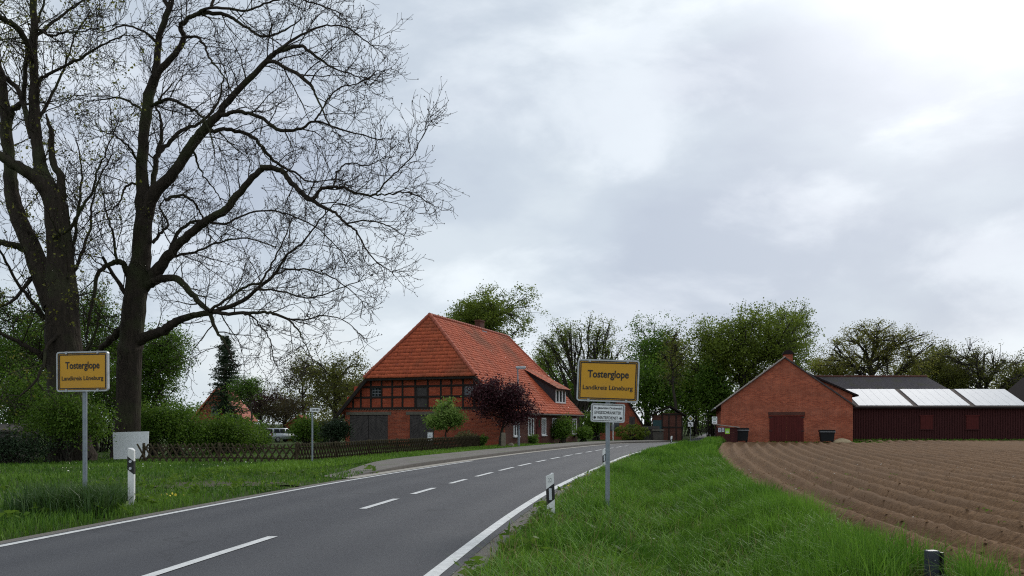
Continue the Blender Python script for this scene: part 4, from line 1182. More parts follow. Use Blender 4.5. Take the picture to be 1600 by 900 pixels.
make_bush('evergreen', 'tall dark evergreen left of the sign post in the road bend', (sc_(932, 68), 69, 0), (1.2, 1.0, 1.5), M_DEEP, 68, n=4500, leaf=0.16)
make_bush('clipped_bush', 'rounded clipped bush before the small brick gable', (sc_(985, 66), 65, 0), (1.55, 1.2, 0.75), M_OAK, 69, n=6000, leaf=0.1, round_=True, sig=0.08)
# dark understory behind the road end
for k, (px, Y, rx, rz, m_, lab) in enumerate([
        (1015, 84, 4.2, 4.6, M_DEEP, 'shady green thicket behind the timber shed'),
        (1082, 92, 4.4, 5.2, M_DEEP, 'shady thicket above the priority road sign'),
        (1108, 122, 5.5, 6.5, M_DEEP, 'dark thicket closing off the far end of the lane'),
        (950, 86, 4.5, 4.4, M_DEEP, 'dark shrubs behind the yellow town sign'),
        (868, 84, 4.5, 4.0, M_DEEP, 'shrubs under the sparse tree behind the roof'),
        (1400, 112, 10.0, 5.0, M_OLIVE, 'wide hedge row behind the slate roof'),
        (1545, 112, 10.0, 4.6, M_OLIVE, 'hedge row behind the far end of the white roof'),
        (560, 92, 5.0, 4.0, M_OLIVE, 'shrubs left of the timbered house'),
        (330, 96, 5.0, 2.4, M_DEEP, 'shrubs below the small red roof'),
        (1112, 82, 2.0, 4.4, M_DEEP, 'dark ivy shrub at the left side of the brick barn')]):
    make_bush('thicket', lab, (sc_(px, Y), Y, -0.6 if px < 600 else 0), (rx, rx * 0.6, rz), m_, 80 + k, n=7000, leaf=0.28, lobe_r=0.5)

make_bush('hedge', 'low leafy hedge closing the far end of the lane', (sc_(1100, 136), 136, -0.2), (9, 2.5, 2.6), M_DEEP, 95, n=9000, leaf=0.26, round_=True, sig=0.2, cat='hedge')
make_bush('bush', 'dark bush between the two bare trunks behind the white board', (sc_(232, 34.5), 34.8, 0), (1.3, 0.9, 1.3), M_BUSH, 96, n=8000, leaf=0.09)
make_bush('bush', 'shady bush left of the broad bare trunk', (sc_(15, 38), 38.5, 0), (3.4, 1.5, 2.6), M_DEEP, 97, n=14000, leaf=0.11)
make_bush('bush', 'shady bush filling the space behind both bare trunks', (sc_(160, 40), 40.5, 0), (3.2, 1.5, 2.6), M_DEEP, 98, n=14000, leaf=0.11)
make_bush('hedge', 'tall hedge closing off the yard behind the parked car', (sc_(430, 112), 112, -0.8), (9.5, 2.0, 4.2), M_OLIVE, 99, n=9000, leaf=0.25, cat='hedge', lobes=22)
make_bush('bush', 'broad green bush behind the juniper and street name pole', (sc_(503, 78), 79, -0.6), (3.2, 1.5, 1.5), M_OLIVE, 100, n=5000, leaf=0.18)
# conifer: whorls of drooping boughs
fir = thing('fir_tree', 'dark pointed fir standing beside the small red roof', 'tree', (sc_(353, 66), 66, -0.4))
rg = np.random.default_rng(91)
tb, br = Tubes(), Tubes()
Hf = CAMZ + (HY - 524) * 66 / F + 0.4
tb.add([(0, 0, 0), (0.03, 0, Hf * 0.5), (0, 0, Hf)], [0.2, 0.11, 0.02], 6)
C = []
z = 1.0
while z < Hf - 0.1:
    f = 1 - z / Hf
    Lb = 0.22 + 2.4 * f ** 0.9
    for k in range(9):
        a = rg.uniform(0, 6.28); L_ = Lb * rg.uniform(0.65, 1.15)
        d = np.array([math.cos(a), math.sin(a), 0])
        p = bez(np.array([0, 0, z]), d * L_ * 0.55 + np.array([0, 0, z - 0.02]), d * L_ + np.array([0, 0, z - 0.10 * L_ + 0.1 + rg.normal(0, 0.12)]), 7)
        br.add(p, np.linspace(0.03, 0.008, 7), 3)
        for t in np.linspace(0.15, 1, int(6 + 10 * f)):
            q = p[int(t * 6)]
            C.append(q + rg.normal(0, [0.13, 0.13, 0.09], (7, 3)) - np.array([0, 0, 0.06]))
    z += 0.30 + 0.10 * f
C = np.concatenate(C)
tb.build('trunk', M_BARK2, fir); br.build('branches', M_BARK2, fir)
V, Fq = leaf_quads(C, np.full(len(C), 0.22), rg, flat=0.3, aspect=0.35)
np_mesh('crown', V, [Fq], M_FIR, fir, tone=rg.random(len(C)))

# ------------------------------------------------------------------ buildings


def tile_roof(name, O, U, S, poly, m, parent, tw=0.215, th=0.25, lift=0.022, wave=0.026, thick_col=None):
    """pantile courses on a roof plane. O origin, U unit along the eave, S unit up the slope, poly in (u, s)"""
    O, U, S = Vector(O), Vector(U).normalized(), Vector(S).normalized()
    Nn = U.cross(S).normalized()
    if Nn.z < 0: Nn = -Nn

    def inside(u, s):
        c = False; n = len(poly); j = n - 1
        for i in range(n):
            (ui, si), (uj, sj) = poly[i], poly[j]
            if (si > s) != (sj > s) and u < (uj - ui) * (s - si) / (sj - si) + ui: c = not c
            j = i
        return c
    us_ = [p[0] for p in poly]; ss_ = [p[1] for p in poly]
    V, Fq, tone = [], [], []
    offs = np.linspace(0, 1, 5); hgt = np.array([0.0, 1.0, 0.55, 0.05, 0.0]) * wave
    s = min(ss_); row = 0
    rg = np.random.default_rng(5)
    while s < max(ss_) - 0.02:
        u = min(us_)
        while u < max(us_):
            if inside(u + tw / 2, min(s + th / 2, max(ss_) - 0.01)):
                b = len(V)
                jz = rg.normal(0, 0.006); js = rg.normal(0, 0.008)
                for o, h in zip(offs, hgt):
                    p = O + U * (u + o * tw); lo = p + S * (s + js) + Nn * (lift + h + jz); hi = p + S * (s + th + js) + Nn * (0.006 + h + jz)
                    V.append(lo); V.append(hi); V.append(lo - Nn * 0.022)
                tn_ = float(np.clip(rg.normal(0.4, 0.28), 0, 1))
                for k in range(4):
                    a = b + 3 * k; tone += [tn_, tn_]
                    Fq.append((a, a + 3, a + 4, a + 1)); Fq.append((a + 2, a + 5, a + 3, a))
            u += tw
        s += th; row += 1
    o = np_mesh(name, np.array(V), [np.array(Fq)], m, parent, tone=tone)
    o['kind'] = 'stuff'
    return o


def ridge_caps(name, a, b, m, parent, r=0.12, step=0.36):
    a, b = Vector(a), Vector(b); d = b - a; n = max(1, int(d.length / step))
    tb = Tubes()
    for i in range(n):
        p = a + d * (i / n); q_ = a + d * ((i + 1.08) / n)
        tb.add([p, q_], [r * 1.06, r * 0.92], 8)
    o = tb.build(name, m, parent); o['kind'] = 'stuff'
    return o


# ---- the half-timbered farmhouse
NX, NY = -0.474, 49.0
hcos, hsin = math.cos(math.radians(21.2)), math.sin(math.radians(21.2))
house = thing('farmhouse', 'half-timbered red brick farmhouse with big red tiled half-hipped roof', 'house', (NX, NY, 0), math.radians(-21.2))


def tg(px):
    r = (px - CX) / F
    return -(NX - NY * r) / -(hcos + hsin * r) * -1 if False else (NX - NY * r) / (hcos + hsin * r)


def yw(px):
    r = (px - CX) / F
    return (NY * r - NX) / (hsin - hcos * r)


W, LEN = 11.44, 15.8
HALF = W / 2; KS = 1.045; ZW = 2.59; ZH = 4.60; XH = 1.92
ZR = ZW + KS * HALF
# core walls: lower storey front, sides, rear
zb = -0.9
wallpoly = [(-W, zb), (0, zb), (0, ZW), (-XH, ZH), (-W + XH, ZH), (-W, ZW)]
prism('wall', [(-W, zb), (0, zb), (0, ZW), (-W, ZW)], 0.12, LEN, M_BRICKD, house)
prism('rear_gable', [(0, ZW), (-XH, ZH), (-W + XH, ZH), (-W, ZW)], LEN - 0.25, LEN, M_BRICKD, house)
# front lower wall with openings: piers between the two doors
tdl0, tdl1 = tg(606), tg(546)       # left door (distance from the near corner)
tdr0, tdr1 = tg(678), tg(640)
ZD = 2.02; ZS = 2.46
for a, b in ((0.0, tdr0), (tdr1, tdl0), (tdl1, W)):
    box('brick_pier', -b, -a, 0.0, 0.12, zb, ZS, M_BRICK, house)
for a, b in ((tdr0, tdr1), (tdl0, tdl1)):
    box('brick_over_door', -b, -a, 0.002, 0.12, ZD + 0.2, ZS, M_BRICK, house)
    box('door_beam', -b - 0.25, -a + 0.25, -0.03, 0.1, ZD, ZD + 0.2, M_LINTEL, house, 0.01)


def barn_door(x0, x1, leaves):
    d = thing_part('barn_door', house)
    wl = (x1 - x0) / leaves
    for k in range(leaves):
        xa = x0 + k * wl + 0.02; xb = xa + wl - 0.04
        box('leaf_frame', xa, xb, 0.045, 0.09, -0.05, ZD - 0.02, M_DOORW, d)
        # diagonal boarding
        nb = 13
        for q_ in range(nb):
            s0 = -(xb - xa) + (ZD + (xb - xa)) * q_ / nb; s1 = s0 + (ZD + (xb - xa)) / nb - 0.022
            sg = 1 if (k % 2 == 0) else -1
            poly = []
            def cl(z): return min(max(z, 0.0), ZD - 0.05)
            za0, zb0 = (s0, s0 + (xb - xa)) if sg > 0 else (s0 + (xb - xa), s0)
            za1, zb1 = (s1, s1 + (xb - xa)) if sg > 0 else (s1 + (xb - xa), s1)
            poly = [(xa, cl(za0)), (xb, cl(zb0)), (xb, cl(zb1)), (xa, cl(za1))]
            if abs(poly[0][1] - poly[3][1]) + abs(poly[1][1] - poly[2][1]) < 0.03: continue
            pp_ = []
            for p in poly:
                if not pp_ or (abs(p[0] - pp_[-1][0]) + abs(p[1] - pp_[-1][1])) > 1e-4: pp_.append(p)
            if len(pp_) >= 3: prism('door_plank', pp_, 0.018, 0.046, M_DOORW, d)
    return d


def thing_part(name, parent):
    o = bpy.data.objects.new(name, None); o.empty_display_size = 0.1
    return link(o, parent)


barn_door(-tdl1, -tdl0, 2)
barn_door(-tdr1, -tdr0, 1)
# timber frame of the gable
ZT = [ZS, 3.18, 3.86, ZH - 0.04]


def edge_at(z):   # inset of the gable slope at height z
    return max(0.0, (z - ZW) / KS)


bw = 0.13
for z in ZT:
    e = edge_at(min(z, ZH)) + 0.06
    box('timber_rail', -W + e, -e, -0.035, 0.12, z - bw * 0.5, z + bw * 0.5, M_TIMBER, house)
cols = [tg(p) for p in (741, 723.6, 705.5, 689, 668.6, 649, 629, 613, 596.4, 579.7, 564)]
cols = [XH * 0.45] + cols + [tg(552)]
for t in cols:
    e = min(t, W - t)
    ztop = min(ZH - 0.1, ZW + KS * e - 0.06)
    if ztop > ZS + 0.3: box('timber_post', -t - 0.06, -t + 0.06, -0.03, 0.12, ZS + bw * 0.5, ztop, M_TIMBER, house)
win_cells = {(9, 1): 'w', (1, 1): 'w', (5, 1): 'd', (5, 0): 'd'}
rows = [(ZT[0], ZT[1]), (ZT[1], ZT[2]), (ZT[2], ZT[3])]
bounds = [0.15] + cols + [W - 0.15]
for ci in range(len(bounds) - 1):
    a, b = bounds[ci], bounds[ci + 1]
    pa = a + 0.06 if ci > 0 else a; pb = b - 0.06 if ci < len(bounds) - 2 else b
    for ri, (z0, z1) in enumerate(rows):
        za, zb_ = z0 + bw * 0.5, z1 - bw * 0.5

        def lim(t): return ZW + KS * min(t, W - t) - 0.05
        kindc = None
        mid = (a + b) / 2
        if ri == 1 and (tg(596.4) - 0.01 < mid < tg(579.7) + 0.01 or tg(741) - 0.01 < mid < tg(723.6) + 0.01): kindc = 'w'
        if ri <= 1 and tg(668.6) - 0.01 < mid < tg(649) + 0.01: kindc = 'd'
        poly = [(-pb, za), (-pa, za), (-pa, min(zb_, lim(pa))), (-pb, min(zb_, lim(pb)))]
        if lim(pa) < za + 0.02 or lim(pb) < za + 0.02:
            poly = [p for p in poly]
            if lim(pa) < za + 0.02: poly = [(-pb, za), (-(ZW and (pa + (za - lim(pa)) / KS)), za), (-pb, min(zb_, lim(pb)))]
            elif lim(pb) < za + 0.02: poly = [(-(pb - (za - lim(pb)) / KS), za), (-pa, za), (-pa, min(zb_, lim(pa)))]
            xs_ = [p[0] for p in poly]
            if max(xs_) - min(xs_) < 0.08 or poly[1][0] < poly[0][0] + 0.05: continue
        if kindc is None:
            prism('infill_panel', poly, 0.0, 0.1, M_BRICKP, house)
        elif kindc == 'w':
            wn = thing_part('gable_window', house)
            box('pane', -pb, -pa, 0.05, 0.07, za, zb_, M_GLASS, wn)
            for f in (0.0, 0.333, 0.667, 1.0):
                x = -pb + (pb - pa) * f
                box('glazing_bar', x - 0.014, x + 0.014, 0.02, 0.05, za, zb_, M_GREY, wn)
                z = za + (zb_ - za) * f
                box('glazing_bar', -pb, -pa, 0.024, 0.048, z - 0.014, z + 0.014, M_GREY, wn)
        else:
            box('loft_door', -pb, -pa, 0.02, 0.09, za - (0.065 if ri == 1 else 0), zb_ + (0.0), M_DOORW, house)
# white dentil line below the frame
for k in range(52):
    x = -W + 0.35 + k * (W - 0.7) / 52
    box('dentil', x, x + 0.10, -0.05, 0.0, ZS - 0.12, ZS - 0.075, M_LINTEL, house)
# upper part of the gable behind the panels
prism('gable_core', [(-0.1, ZW - 0.3), (-XH, ZH - 0.05), (-W + XH, ZH - 0.05), (-W + 0.1, ZW - 0.3)], 0.12, 0.2, M_TIMBER, house)

# roof planes
OV = 0.42; FO = 0.38; HD = 1.15          # eave overhang, front overhang, how far the hip leans back
ze = ZW - KS * OV
cs = 1 / math.hypot(1, KS)
Sr = Vector((-cs, 0, KS * cs)); Sl = Vector((cs, 0, KS * cs))
sl = lambda x: (OV + x) / cs             # slope length at inset x
y0, y1 = -FO, LEN + 0.3
tk = 0.14
apexF, apexR = HD, LEN - 0.9
for side in (1, -1):
    X = lambda inset: (-inset if side > 0 else -W + inset)
    pts = [(X(-OV), y0, ze), (X(-OV), y1, ze), (X(XH), y1, ZH), (X(HALF), apexR, ZR), (X(HALF), apexF, ZR), (X(XH), y0, ZH)]
    slab('roof_slope', pts, tk, M_TILE2, house)
    if side > 0:
        tile_roof('roof_tiles', (OV, y0, ze), (0, 1, 0), Sr, [(0, 0), (y1 - y0, 0), (y1 - y0, sl(XH)), (apexR - y0, sl(HALF)), (apexF - y0, sl(HALF)), (0, sl(XH))], M_TILE, house)
    elif False:
        tile_roof('roof_tiles', (-W - OV, y0, ze), (0, 1, 0), Sl, [(0, 0), (y1 - y0, 0), (y1 - y0, sl(XH)), (apexR - y0, sl(HALF)), (apexF - y0, sl(HALF)), (0, sl(XH))], M_TILE, house)
hipS = Vector((0, apexF - y0, ZR - ZH)); hl = hipS.length
ext = 0.18
slab('roof_hip', [(-XH + ext, y0 - 0.08, ZH - 0.18), (-W + XH - ext, y0 - 0.08, ZH - 0.18), (-HALF, apexF, ZR)], tk, M_TILE2, house)
wl_ = W - 2 * XH + 2 * ext
hS = Vector((0, apexF - y0 + 0.08, ZR - ZH + 0.18))
tile_roof('roof_tiles', (-W + XH - ext, y0 - 0.08, ZH - 0.18), (1, 0, 0), hS, [(0, 0), (wl_, 0), (wl_ / 2, hS.length)], M_TILE, house)
slab('roof_hip', [(-XH, y1, ZH), (-W + XH, y1, ZH), (-HALF, apexR, ZR)], tk, M_TILE, house)
ridge_caps('ridge_tiles', (-HALF, apexF - 0.05, ZR + 0.03), (-HALF, apexR, ZR + 0.03), M_TILE2, house)
ridge_caps('hip_tiles', (-XH + ext, y0 - 0.08, ZH - 0.14), (-HALF, apexF, ZR + 0.03), M_TILE2, house)
ridge_caps('hip_tiles', (-W + XH - ext, y0 - 0.08, ZH - 0.14), (-HALF, apexF, ZR + 0.03), M_TILE2, house)
ridge_caps('hip_tiles', (-XH, y1, ZH), (-HALF, apexR, ZR + 0.03), M_TILE2, house)
# dark verge boards on the raking edges
for side in (1, -1):
    X = lambda inset: (-inset if side > 0 else -W + inset)
    slab('verge_board', [(X(-OV), y0 - 0.03, ze - 0.03), (X(XH), y0 - 0.03, ZH - 0.03), (X(XH), y0 + 0.10, ZH - 0.03), (X(-OV), y0 + 0.10, ze - 0.03)], 0.22, M_TIMBER, house)
box('eave_board', -W + XH, -XH, y0 - 0.02, y0 + 0.06, ZH - 0.34, ZH - 0.16, M_TIMBER, house)
cyl('gutter_pipe', (OV + 0.06, y0, ze - 0.07), (OV + 0.06, y1, ze - 0.07), 0.06, 0.06, M_KERB, house, 8)
# chimney on the ridge
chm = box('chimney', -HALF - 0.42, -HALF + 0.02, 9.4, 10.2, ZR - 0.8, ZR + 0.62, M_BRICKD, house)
box('flashing', -HALF + 0.02, -HALF + 0.22, 9.34, 10.26, ZR - 0.2, ZR - 0.12, M_STEEL, chm)
box('chimney_cap', -HALF - 0.46, -HALF + 0.06, 9.34, 10.26, ZR + 0.62, ZR + 0.70, M_BRICKD, chm)
# shed dormer: window facing the road
dy0, dy1 = 11.1, 13.9
xi = 0.36                                  # inset of the dormer front
zf0 = ZW + KS * xi; zf1 = zf0 + 1.22
kd = 0.555                                  # slope of its own roof
xm = xi + (zf1 - zf0) / (KS - kd)          # where it meets the main slope
dm = thing_part('dormer', house)
for yy_ in (dy0, dy1):
    s_ = 1 if yy_ == dy0 else -1
    bm = bmesh.new()
    P3 = [(-xi, zf0 - 0.05), (-xi, zf1), (-xm, ZW + KS * xm)]
    a = [bm.verts.new((x, yy_, z)) for x, z in P3]; b = [bm.verts.new((x, yy_ + 0.08 * s_, z)) for x, z in P3]
    bm.faces.new(a); bm.faces.new(b[::-1])
    for i in range(3): bm.faces.new((a[i], b[i], b[(i + 1) % 3], a[(i + 1) % 3]))
    bm_obj('dormer_cheek', bm, M_SLATEC, dm)
box('dormer_front', -xi - 0.10, -xi - 0.02, dy0 + 0.09, dy1 - 0.09, zf0 - 0.05, zf1 - 0.05, M_SLATEC, dm)
for k in range(3):
    yc = dy0 + 0.22 + k * 0.80
    wn = thing_part('dormer_window', dm)
    box('pane', -xi - 0.02, -xi + 0.0, yc, yc + 0.70, zf0 + 0.12, zf1 - 0.22, M_GLASS, wn)
    for ya, yb_, za, zc in ((yc - 0.06, yc + 0.06, zf0 + 0.04, zf1 - 0.14), (yc + 0.64, yc + 0.76, zf0 + 0.04, zf1 - 0.14), (yc + 0.06, yc + 0.64, zf0 + 0.04, zf0 + 0.14), (yc + 0.06, yc + 0.64, zf1 - 0.24, zf1 - 0.14)):
        box('window_frame', -xi - 0.012, -xi + 0.045, ya, yb_, za, zc, M_FRAMEW, wn)
of_ = 0.35
pA = (-xi + of_, dy0 - 0.22, zf1 + 0.06 - kd * of_)
slab('dormer_roof', [pA, (pA[0], dy1 + 0.22, pA[2]), (-xm - 0.02, dy1 + 0.22, ZW + KS * xm + 0.06), (-xm - 0.02, dy0 - 0.22, ZW + KS * xm + 0.06)], 0.10, M_DARKROOF, dm)
Sd = Vector((-(xm + 0.02 - xi + of_), 0, (ZW + KS * xm + 0.06) - pA[2]))
tile_roof('dormer_tiles', pA, (0, 1, 0), Sd, [(0, 0), (dy1 - dy0 + 0.44, 0), (dy1 - dy0 + 0.44, Sd.length), (0, Sd.length)], M_TILE, dm)
# windows and door of the long wall
for px, wdt in ((806, 0.85), (829, 0.95), (849, 0.8), (866, 0.9), (897, 1.0)):
    yc = yw(px); za, zc = 0.72, 1.78
    wn = thing_part('window', house)
    box('pane', 0.006, 0.022, yc - wdt / 2, yc + wdt / 2, za, zc, M_GLASS, wn)
    fr = [(yc - wdt / 2 - 0.07, yc - wdt / 2 + 0.05, za, zc), (yc + wdt / 2 - 0.05, yc + wdt / 2 + 0.07, za, zc), (yc - 0.05, yc + 0.05, za, zc),
          (yc - wdt / 2 - 0.07, yc + wdt / 2 + 0.07, zc, zc + 0.08), (yc - wdt / 2 - 0.07, yc + wdt / 2 + 0.07, za - 0.08, za)]
    for a, b, c, d in fr: box('window_frame', 0.003, 0.055, a, b, c, d, M_FRAMEW, wn)
    box('window_sill', 0.003, 0.13, yc - wdt / 2 - 0.1, yc + wdt / 2 + 0.1, za - 0.14, za - 0.082, M_FRAMEW, wn)
yd = yw(841.5)
dr = box('front_door', 0.004, 0.06, yd - 0.45, yd + 0.45, 0.0, 1.95, M_MAROON, house)
box('door_pane', 0.062, 0.066, yd - 0.2, yd + 0.2, 1.2, 1.75, M_GLASS, dr)

# ---- the brick barn on the right
bang = math.radians(-13)
BX, BY = 16.8, 64.0
barn = thing('brick_barn', 'plain red brick barn gable with maroon double door facing the field', 'barn', (BX, BY, 0), bang)
BW, BD, BE, BP, BT = 9.9, 16.0, 2.98, 6.62, 4.85
prism('wall', [(0, -0.4), (BW, -0.4), (BW, BE - 0.1), (BT, BP), (0, BE)], 0, BD, M_BRICKB, barn)
RO = 0.22


def rp(x):   # roof underside of the gable
    return BE + (BP - BE) * x / BT if x < BT else BP + (BE - 0.1 - BP) * (x - BT) / (BW - BT)


M_VERGE = mat('pale_verge', (0.42, 0.38, 0.34), (0.28, 0.24, 0.21), rough=0.8, scale=4)
slab('roof_slope', [(-0.42, -RO, rp(-0.42) + 0.14), (BT, -RO, BP + 0.14), (BT, BD + RO, BP + 0.14), (-0.42, BD + RO, rp(-0.42) + 0.14)], 0.12, M_SLATE, barn)
slab('roof_slope', [(BW + 0.25, -RO + 0.1, rp(BW + 0.25) + 0.13), (BT, -RO + 0.1, BP + 0.14), (BT, BD + RO, BP + 0.14), (BW + 0.25, BD + RO, rp(BW + 0.25) + 0.13)], 0.10, M_SLATE, barn)
slab('verge_board', [(-0.44, -RO - 0.05, rp(-0.44) + 0.17), (BT, -RO - 0.05, BP + 0.17), (BT, -RO, BP + 0.17), (-0.44, -RO, rp(-0.44) + 0.17)], 0.10, M_VERGE, barn)
cyl('gutter_pipe', (-0.47, -RO, rp(-0.42) + 0.05), (-0.47, BD, rp(-0.42) + 0.05), 0.07, 0.07, M_ALU, barn, 8)
# raised brick cheek with its own flatter roof, set back on the right slope
cx0, cx1 = 6.7, BW + 0.05
zc0 = rp(cx0) + 0.1; zc1 = 3.72
prism('roof_cheek', [(cx0, rp(cx0) - 0.1), (cx1, rp(cx1) - 0.05), (cx1, zc1), (cx0, zc0)], 0.55, BD - 1, M_BRICKB, barn)
slab('cheek_roof', [(cx0 - 0.15, 0.25, zc0 + 0.16), (cx1 + 0.45, 0.25, zc1 - 0.04), (cx1 + 0.45, BD - 0.8, zc1 - 0.04), (cx0 - 0.15, BD - 0.8, zc0 + 0.16)], 0.12, M_DARKROOF, barn)
# door, lintel, chimney
dx0, dx1, dz = 3.72, 6.28, 2.02
dd = thing_part('barn_gate', barn)
for a, b in ((dx0, (dx0 + dx1) / 2 - 0.012), ((dx0 + dx1) / 2 + 0.012, dx1)):
    nb = 7
    for k in range(nb):
        xa = a + (b - a) * k / nb
        box('door_plank', xa + 0.005, xa + (b - a) / nb - 0.005, -0.05, 0.0, 0.04, dz, M_MAROON, dd)
box('door_rail', dx0 - 0.1, dx1 + 0.1, -0.075, -0.051, dz + 0.01, dz + 0.09, M_MAROON, dd)
for z in (0.85, dz - 0.1):
    for xh in (dx0 - 0.06, dx1 - 0.22): box('hinge', xh, xh + 0.28, -0.064, -0.052, z, z + 0.05, M_BLACK, dd)
box('brick_lintel', dx0 - 0.1, dx1 + 0.1, -0.02, 0.0, dz + 0.12, dz + 0.36, M_BRICKD, barn)
chb = box('chimney', BT + 0.08, BT + 0.78, 1.3, 2.0, BP - 0.6, BP + 0.42, M_BRICKB, barn)
prism('chimney_cap', [(BT - 0.02, BP + 0.42), (BT + 0.88, BP + 0.42), (BT + 0.74, BP + 0.66), (BT + 0.55, BP + 0.76), (BT + 0.3, BP + 0.76), (BT + 0.12, BP + 0.66)], 1.22, 2.08, M_DARKROOF, chb)

# ---- long maroon shed with white roof sheets
SX0, SX1, SY, SE = 28.6, 45.3, 70.0, 2.92
shed = thing('long_shed', 'long low maroon clad shed with bright white roof sheets', 'shed', (SX0, SY, 0))
SL = SX1 - SX0
box('wall_core', 0, SL, 0.06, 6.6, -0.4, SE, M_SHED, shed)
bm = bmesh.new()
nb = int(SL / 0.145)
for k in range(nb):
    x = k * SL / nb
    add_box(bm, x + 0.012, x + SL / nb * 0.72, 0.0, 0.058, -0.1, SE - 0.02)
cladd = bm_obj('cladding_boards', bm, M_SHED, shed); cladd['kind'] = 'stuff'
ridgeY, ridgeZ, eY, eZ = 3.3, 4.62, -0.28, 2.95
kk = (ridgeZ - eZ) / (ridgeY - eY)
slab('roof_slope', [(-0.1, eY, eZ), (SL + 0.1, eY, eZ), (SL + 0.1, ridgeY, ridgeZ), (-0.1, ridgeY, ridgeZ)], 0.10, M_BROWNROOF, shed)
slab('roof_slope', [(-0.1, 6.9, eZ), (SL + 0.1, 6.9, eZ), (SL + 0.1, ridgeY, ridgeZ), (-0.1, ridgeY, ridgeZ)], 0.10, M_BROWNROOF, shed)
box('gutter', -0.1, SL + 0.1, eY - 0.09, eY + 0.0, eZ - 0.16, eZ - 0.03, M_DARKROOF, shed)
nrm_ = Vector((0, -kk, 1)).normalized()
for (xa, xb) in ((30.4, 35.15), (35.62, 40.2), (40.66, 45.28)):
    n_ = 6
    for k in range(n_):
        u0 = xa - SX0 + (xb - xa) * k / n_ + 0.008; u1 = xa - SX0 + (xb - xa) * (k + 1) / n_ - 0.008
        p = lambda u, t: Vector((u, eY + 0.12 + (ridgeY - eY - 0.2) * t, eZ + kk * (0.12 + (ridgeY - eY - 0.2) * t))) + nrm_ * 0.06
        slab('roof_sheet', [p(u0, 0), p(u1, 0), p(u1, 1), p(u0, 1)], 0.035, M_SHEET, shed)
for px in (1447.5, 1519):
    xs_ = gx(px, SY) - SX0
    s_ = thing_part('shutter', shed)
    nb = 5
    for k in range(nb): box('shutter_plank', xs_ - 0.54 + k * 0.216 + 0.004, xs_ - 0.54 + (k + 1) * 0.216 - 0.004, -0.05, -0.004, 0.98, 2.12, M_SHUT, s_)
    box('shutter_rail', xs_ - 0.64, xs_ + 0.64, -0.075, -0.051, 2.12, 2.22, M_SHUT, s_)
    box('shutter_rail', xs_ - 0.64, xs_ + 0.64, -0.075, -0.051, 0.90, 0.97, M_SHED, s_)

# ---- slate roofed building behind
sb = thing('slate_barn', 'low building with long dark slate roof behind the white sheets', 'barn', (31.5, 82, 0))
box('wall', 0, 13.9, 0.4, 9.6, -0.4, 4.2, M_BRICKD, sb)
slab('roof_slope', [(-0.5, 0, 4.15), (15.0, 0, 4.15), (13.6, 4.6, 6.55), (-0.5, 4.6, 6.55)], 0.12, M_SLATE, sb)
slab('roof_slope', [(-0.5, 10, 4.15), (15.0, 10, 4.15), (13.6, 4.6, 6.55), (-0.5, 4.6, 6.55)], 0.12, M_SLATE, sb)
slab('roof_hip', [(15.0, 0, 4.15), (15.0, 10, 4.15), (13.6, 4.6, 6.55)], 0.12, M_SLATE, sb)
ridge_caps('ridge_tiles', (-0.5, 4.6, 6.58), (13.6, 4.6, 6.58), M_BRICKD, sb, 0.13)
# dark roofed house at the photo edge
eh = thing('dark_roof_house', 'dark steep roofed building cut by the photo edge', 'house', (52.0, 78, 0))
prism('wall', [(0, -0.4), (8, -0.4), (8, 3.0), (4, 6.2), (0, 3.0)], 0, 9, M_BRICKD, eh)
slab('roof_slope', [(-0.7, -0.5, 2.55), (4, -0.5, 6.45), (4, 9.4, 6.45), (-0.7, 9.4, 2.55)], 0.15, M_DARKROOF, eh)
slab('roof_slope', [(8.7, -0.5, 2.55), (4, -0.5, 6.45), (4, 9.4, 6.45), (8.7, 9.4, 2.55)], 0.15, M_DARKROOF, eh)
box('window', 3.3, 4.7, -0.04, 0.0, 3.2, 4.4, M_GLASS, eh)

# ---- small brick gable house in the road bend
ch_ = thing('gable_house', 'small red brick gabled house with dark verge behind the yellow sign', 'house', (gx(938, 72), 72, 0), math.radians(-6))
wdt = gx(1004, 72) - gx(938, 72)
prism('wall', [(0, -0.4), (wdt, -0.4), (wdt, 1.35), (wdt * 0.5, 4.3), (0, 1.35)], 0, 8, M_BRICK, ch_)
for s_, xe in ((-1, 0), (1, wdt)):
    slab('roof_slope', [(xe + s_ * 0.25, -0.25, 1.0), (wdt * 0.5, -0.25, 4.48), (wdt * 0.5, 8.3, 4.48), (xe + s_ * 0.25, 8.3, 1.0)], 0.14, M_DARKROOF, ch_)
wn = box('window', wdt * 0.68, wdt * 0.68 + 0.5, -0.03, 0.0, 0.9, 2.1, M_DOORW, ch_)
box('lower_window', 0.9, 1.7, -0.03, 0.0, 0.8, 1.9, M_GLASS, ch_)

# ---- half-timbered shed by the lane
ts = thing('timber_shed', 'small half-timbered brick shed with dark teal door beside the lane', 'shed', (gx(1034, 68), 68, 0), math.radians(-10))
w_ = 1.75
box('wall', 0, w_, 0.05, 4.0, -0.3, 2.35, M_BRICKD, ts)
for x in (0, 0.55, 1.15, w_ - 0.1): box('timber_post', x, x + 0.1, 0.0, 0.05, 0, 2.3, M_TIMBER, ts)
for z in (1.1, 2.2): box('timber_rail', 0, w_, -0.012, 0.048, z, z + 0.1, M_TIMBER, ts)
box('door', -0.75, -0.02, 0.0, 0.08, 0.0, 1.75, M_TEAL, ts)
box('door_side_wall', -0.8, 0.0, 0.09, 4.0, -0.3, 2.2, M_BRICKD, ts)
slab('roof_slope', [(-1.0, -0.35, 2.2), (w_ * 0.4, -0.35, 3.0), (w_ * 0.4, 4.3, 3.0), (-1.0, 4.3, 2.2)], 0.1, M_DARKROOF, ts)
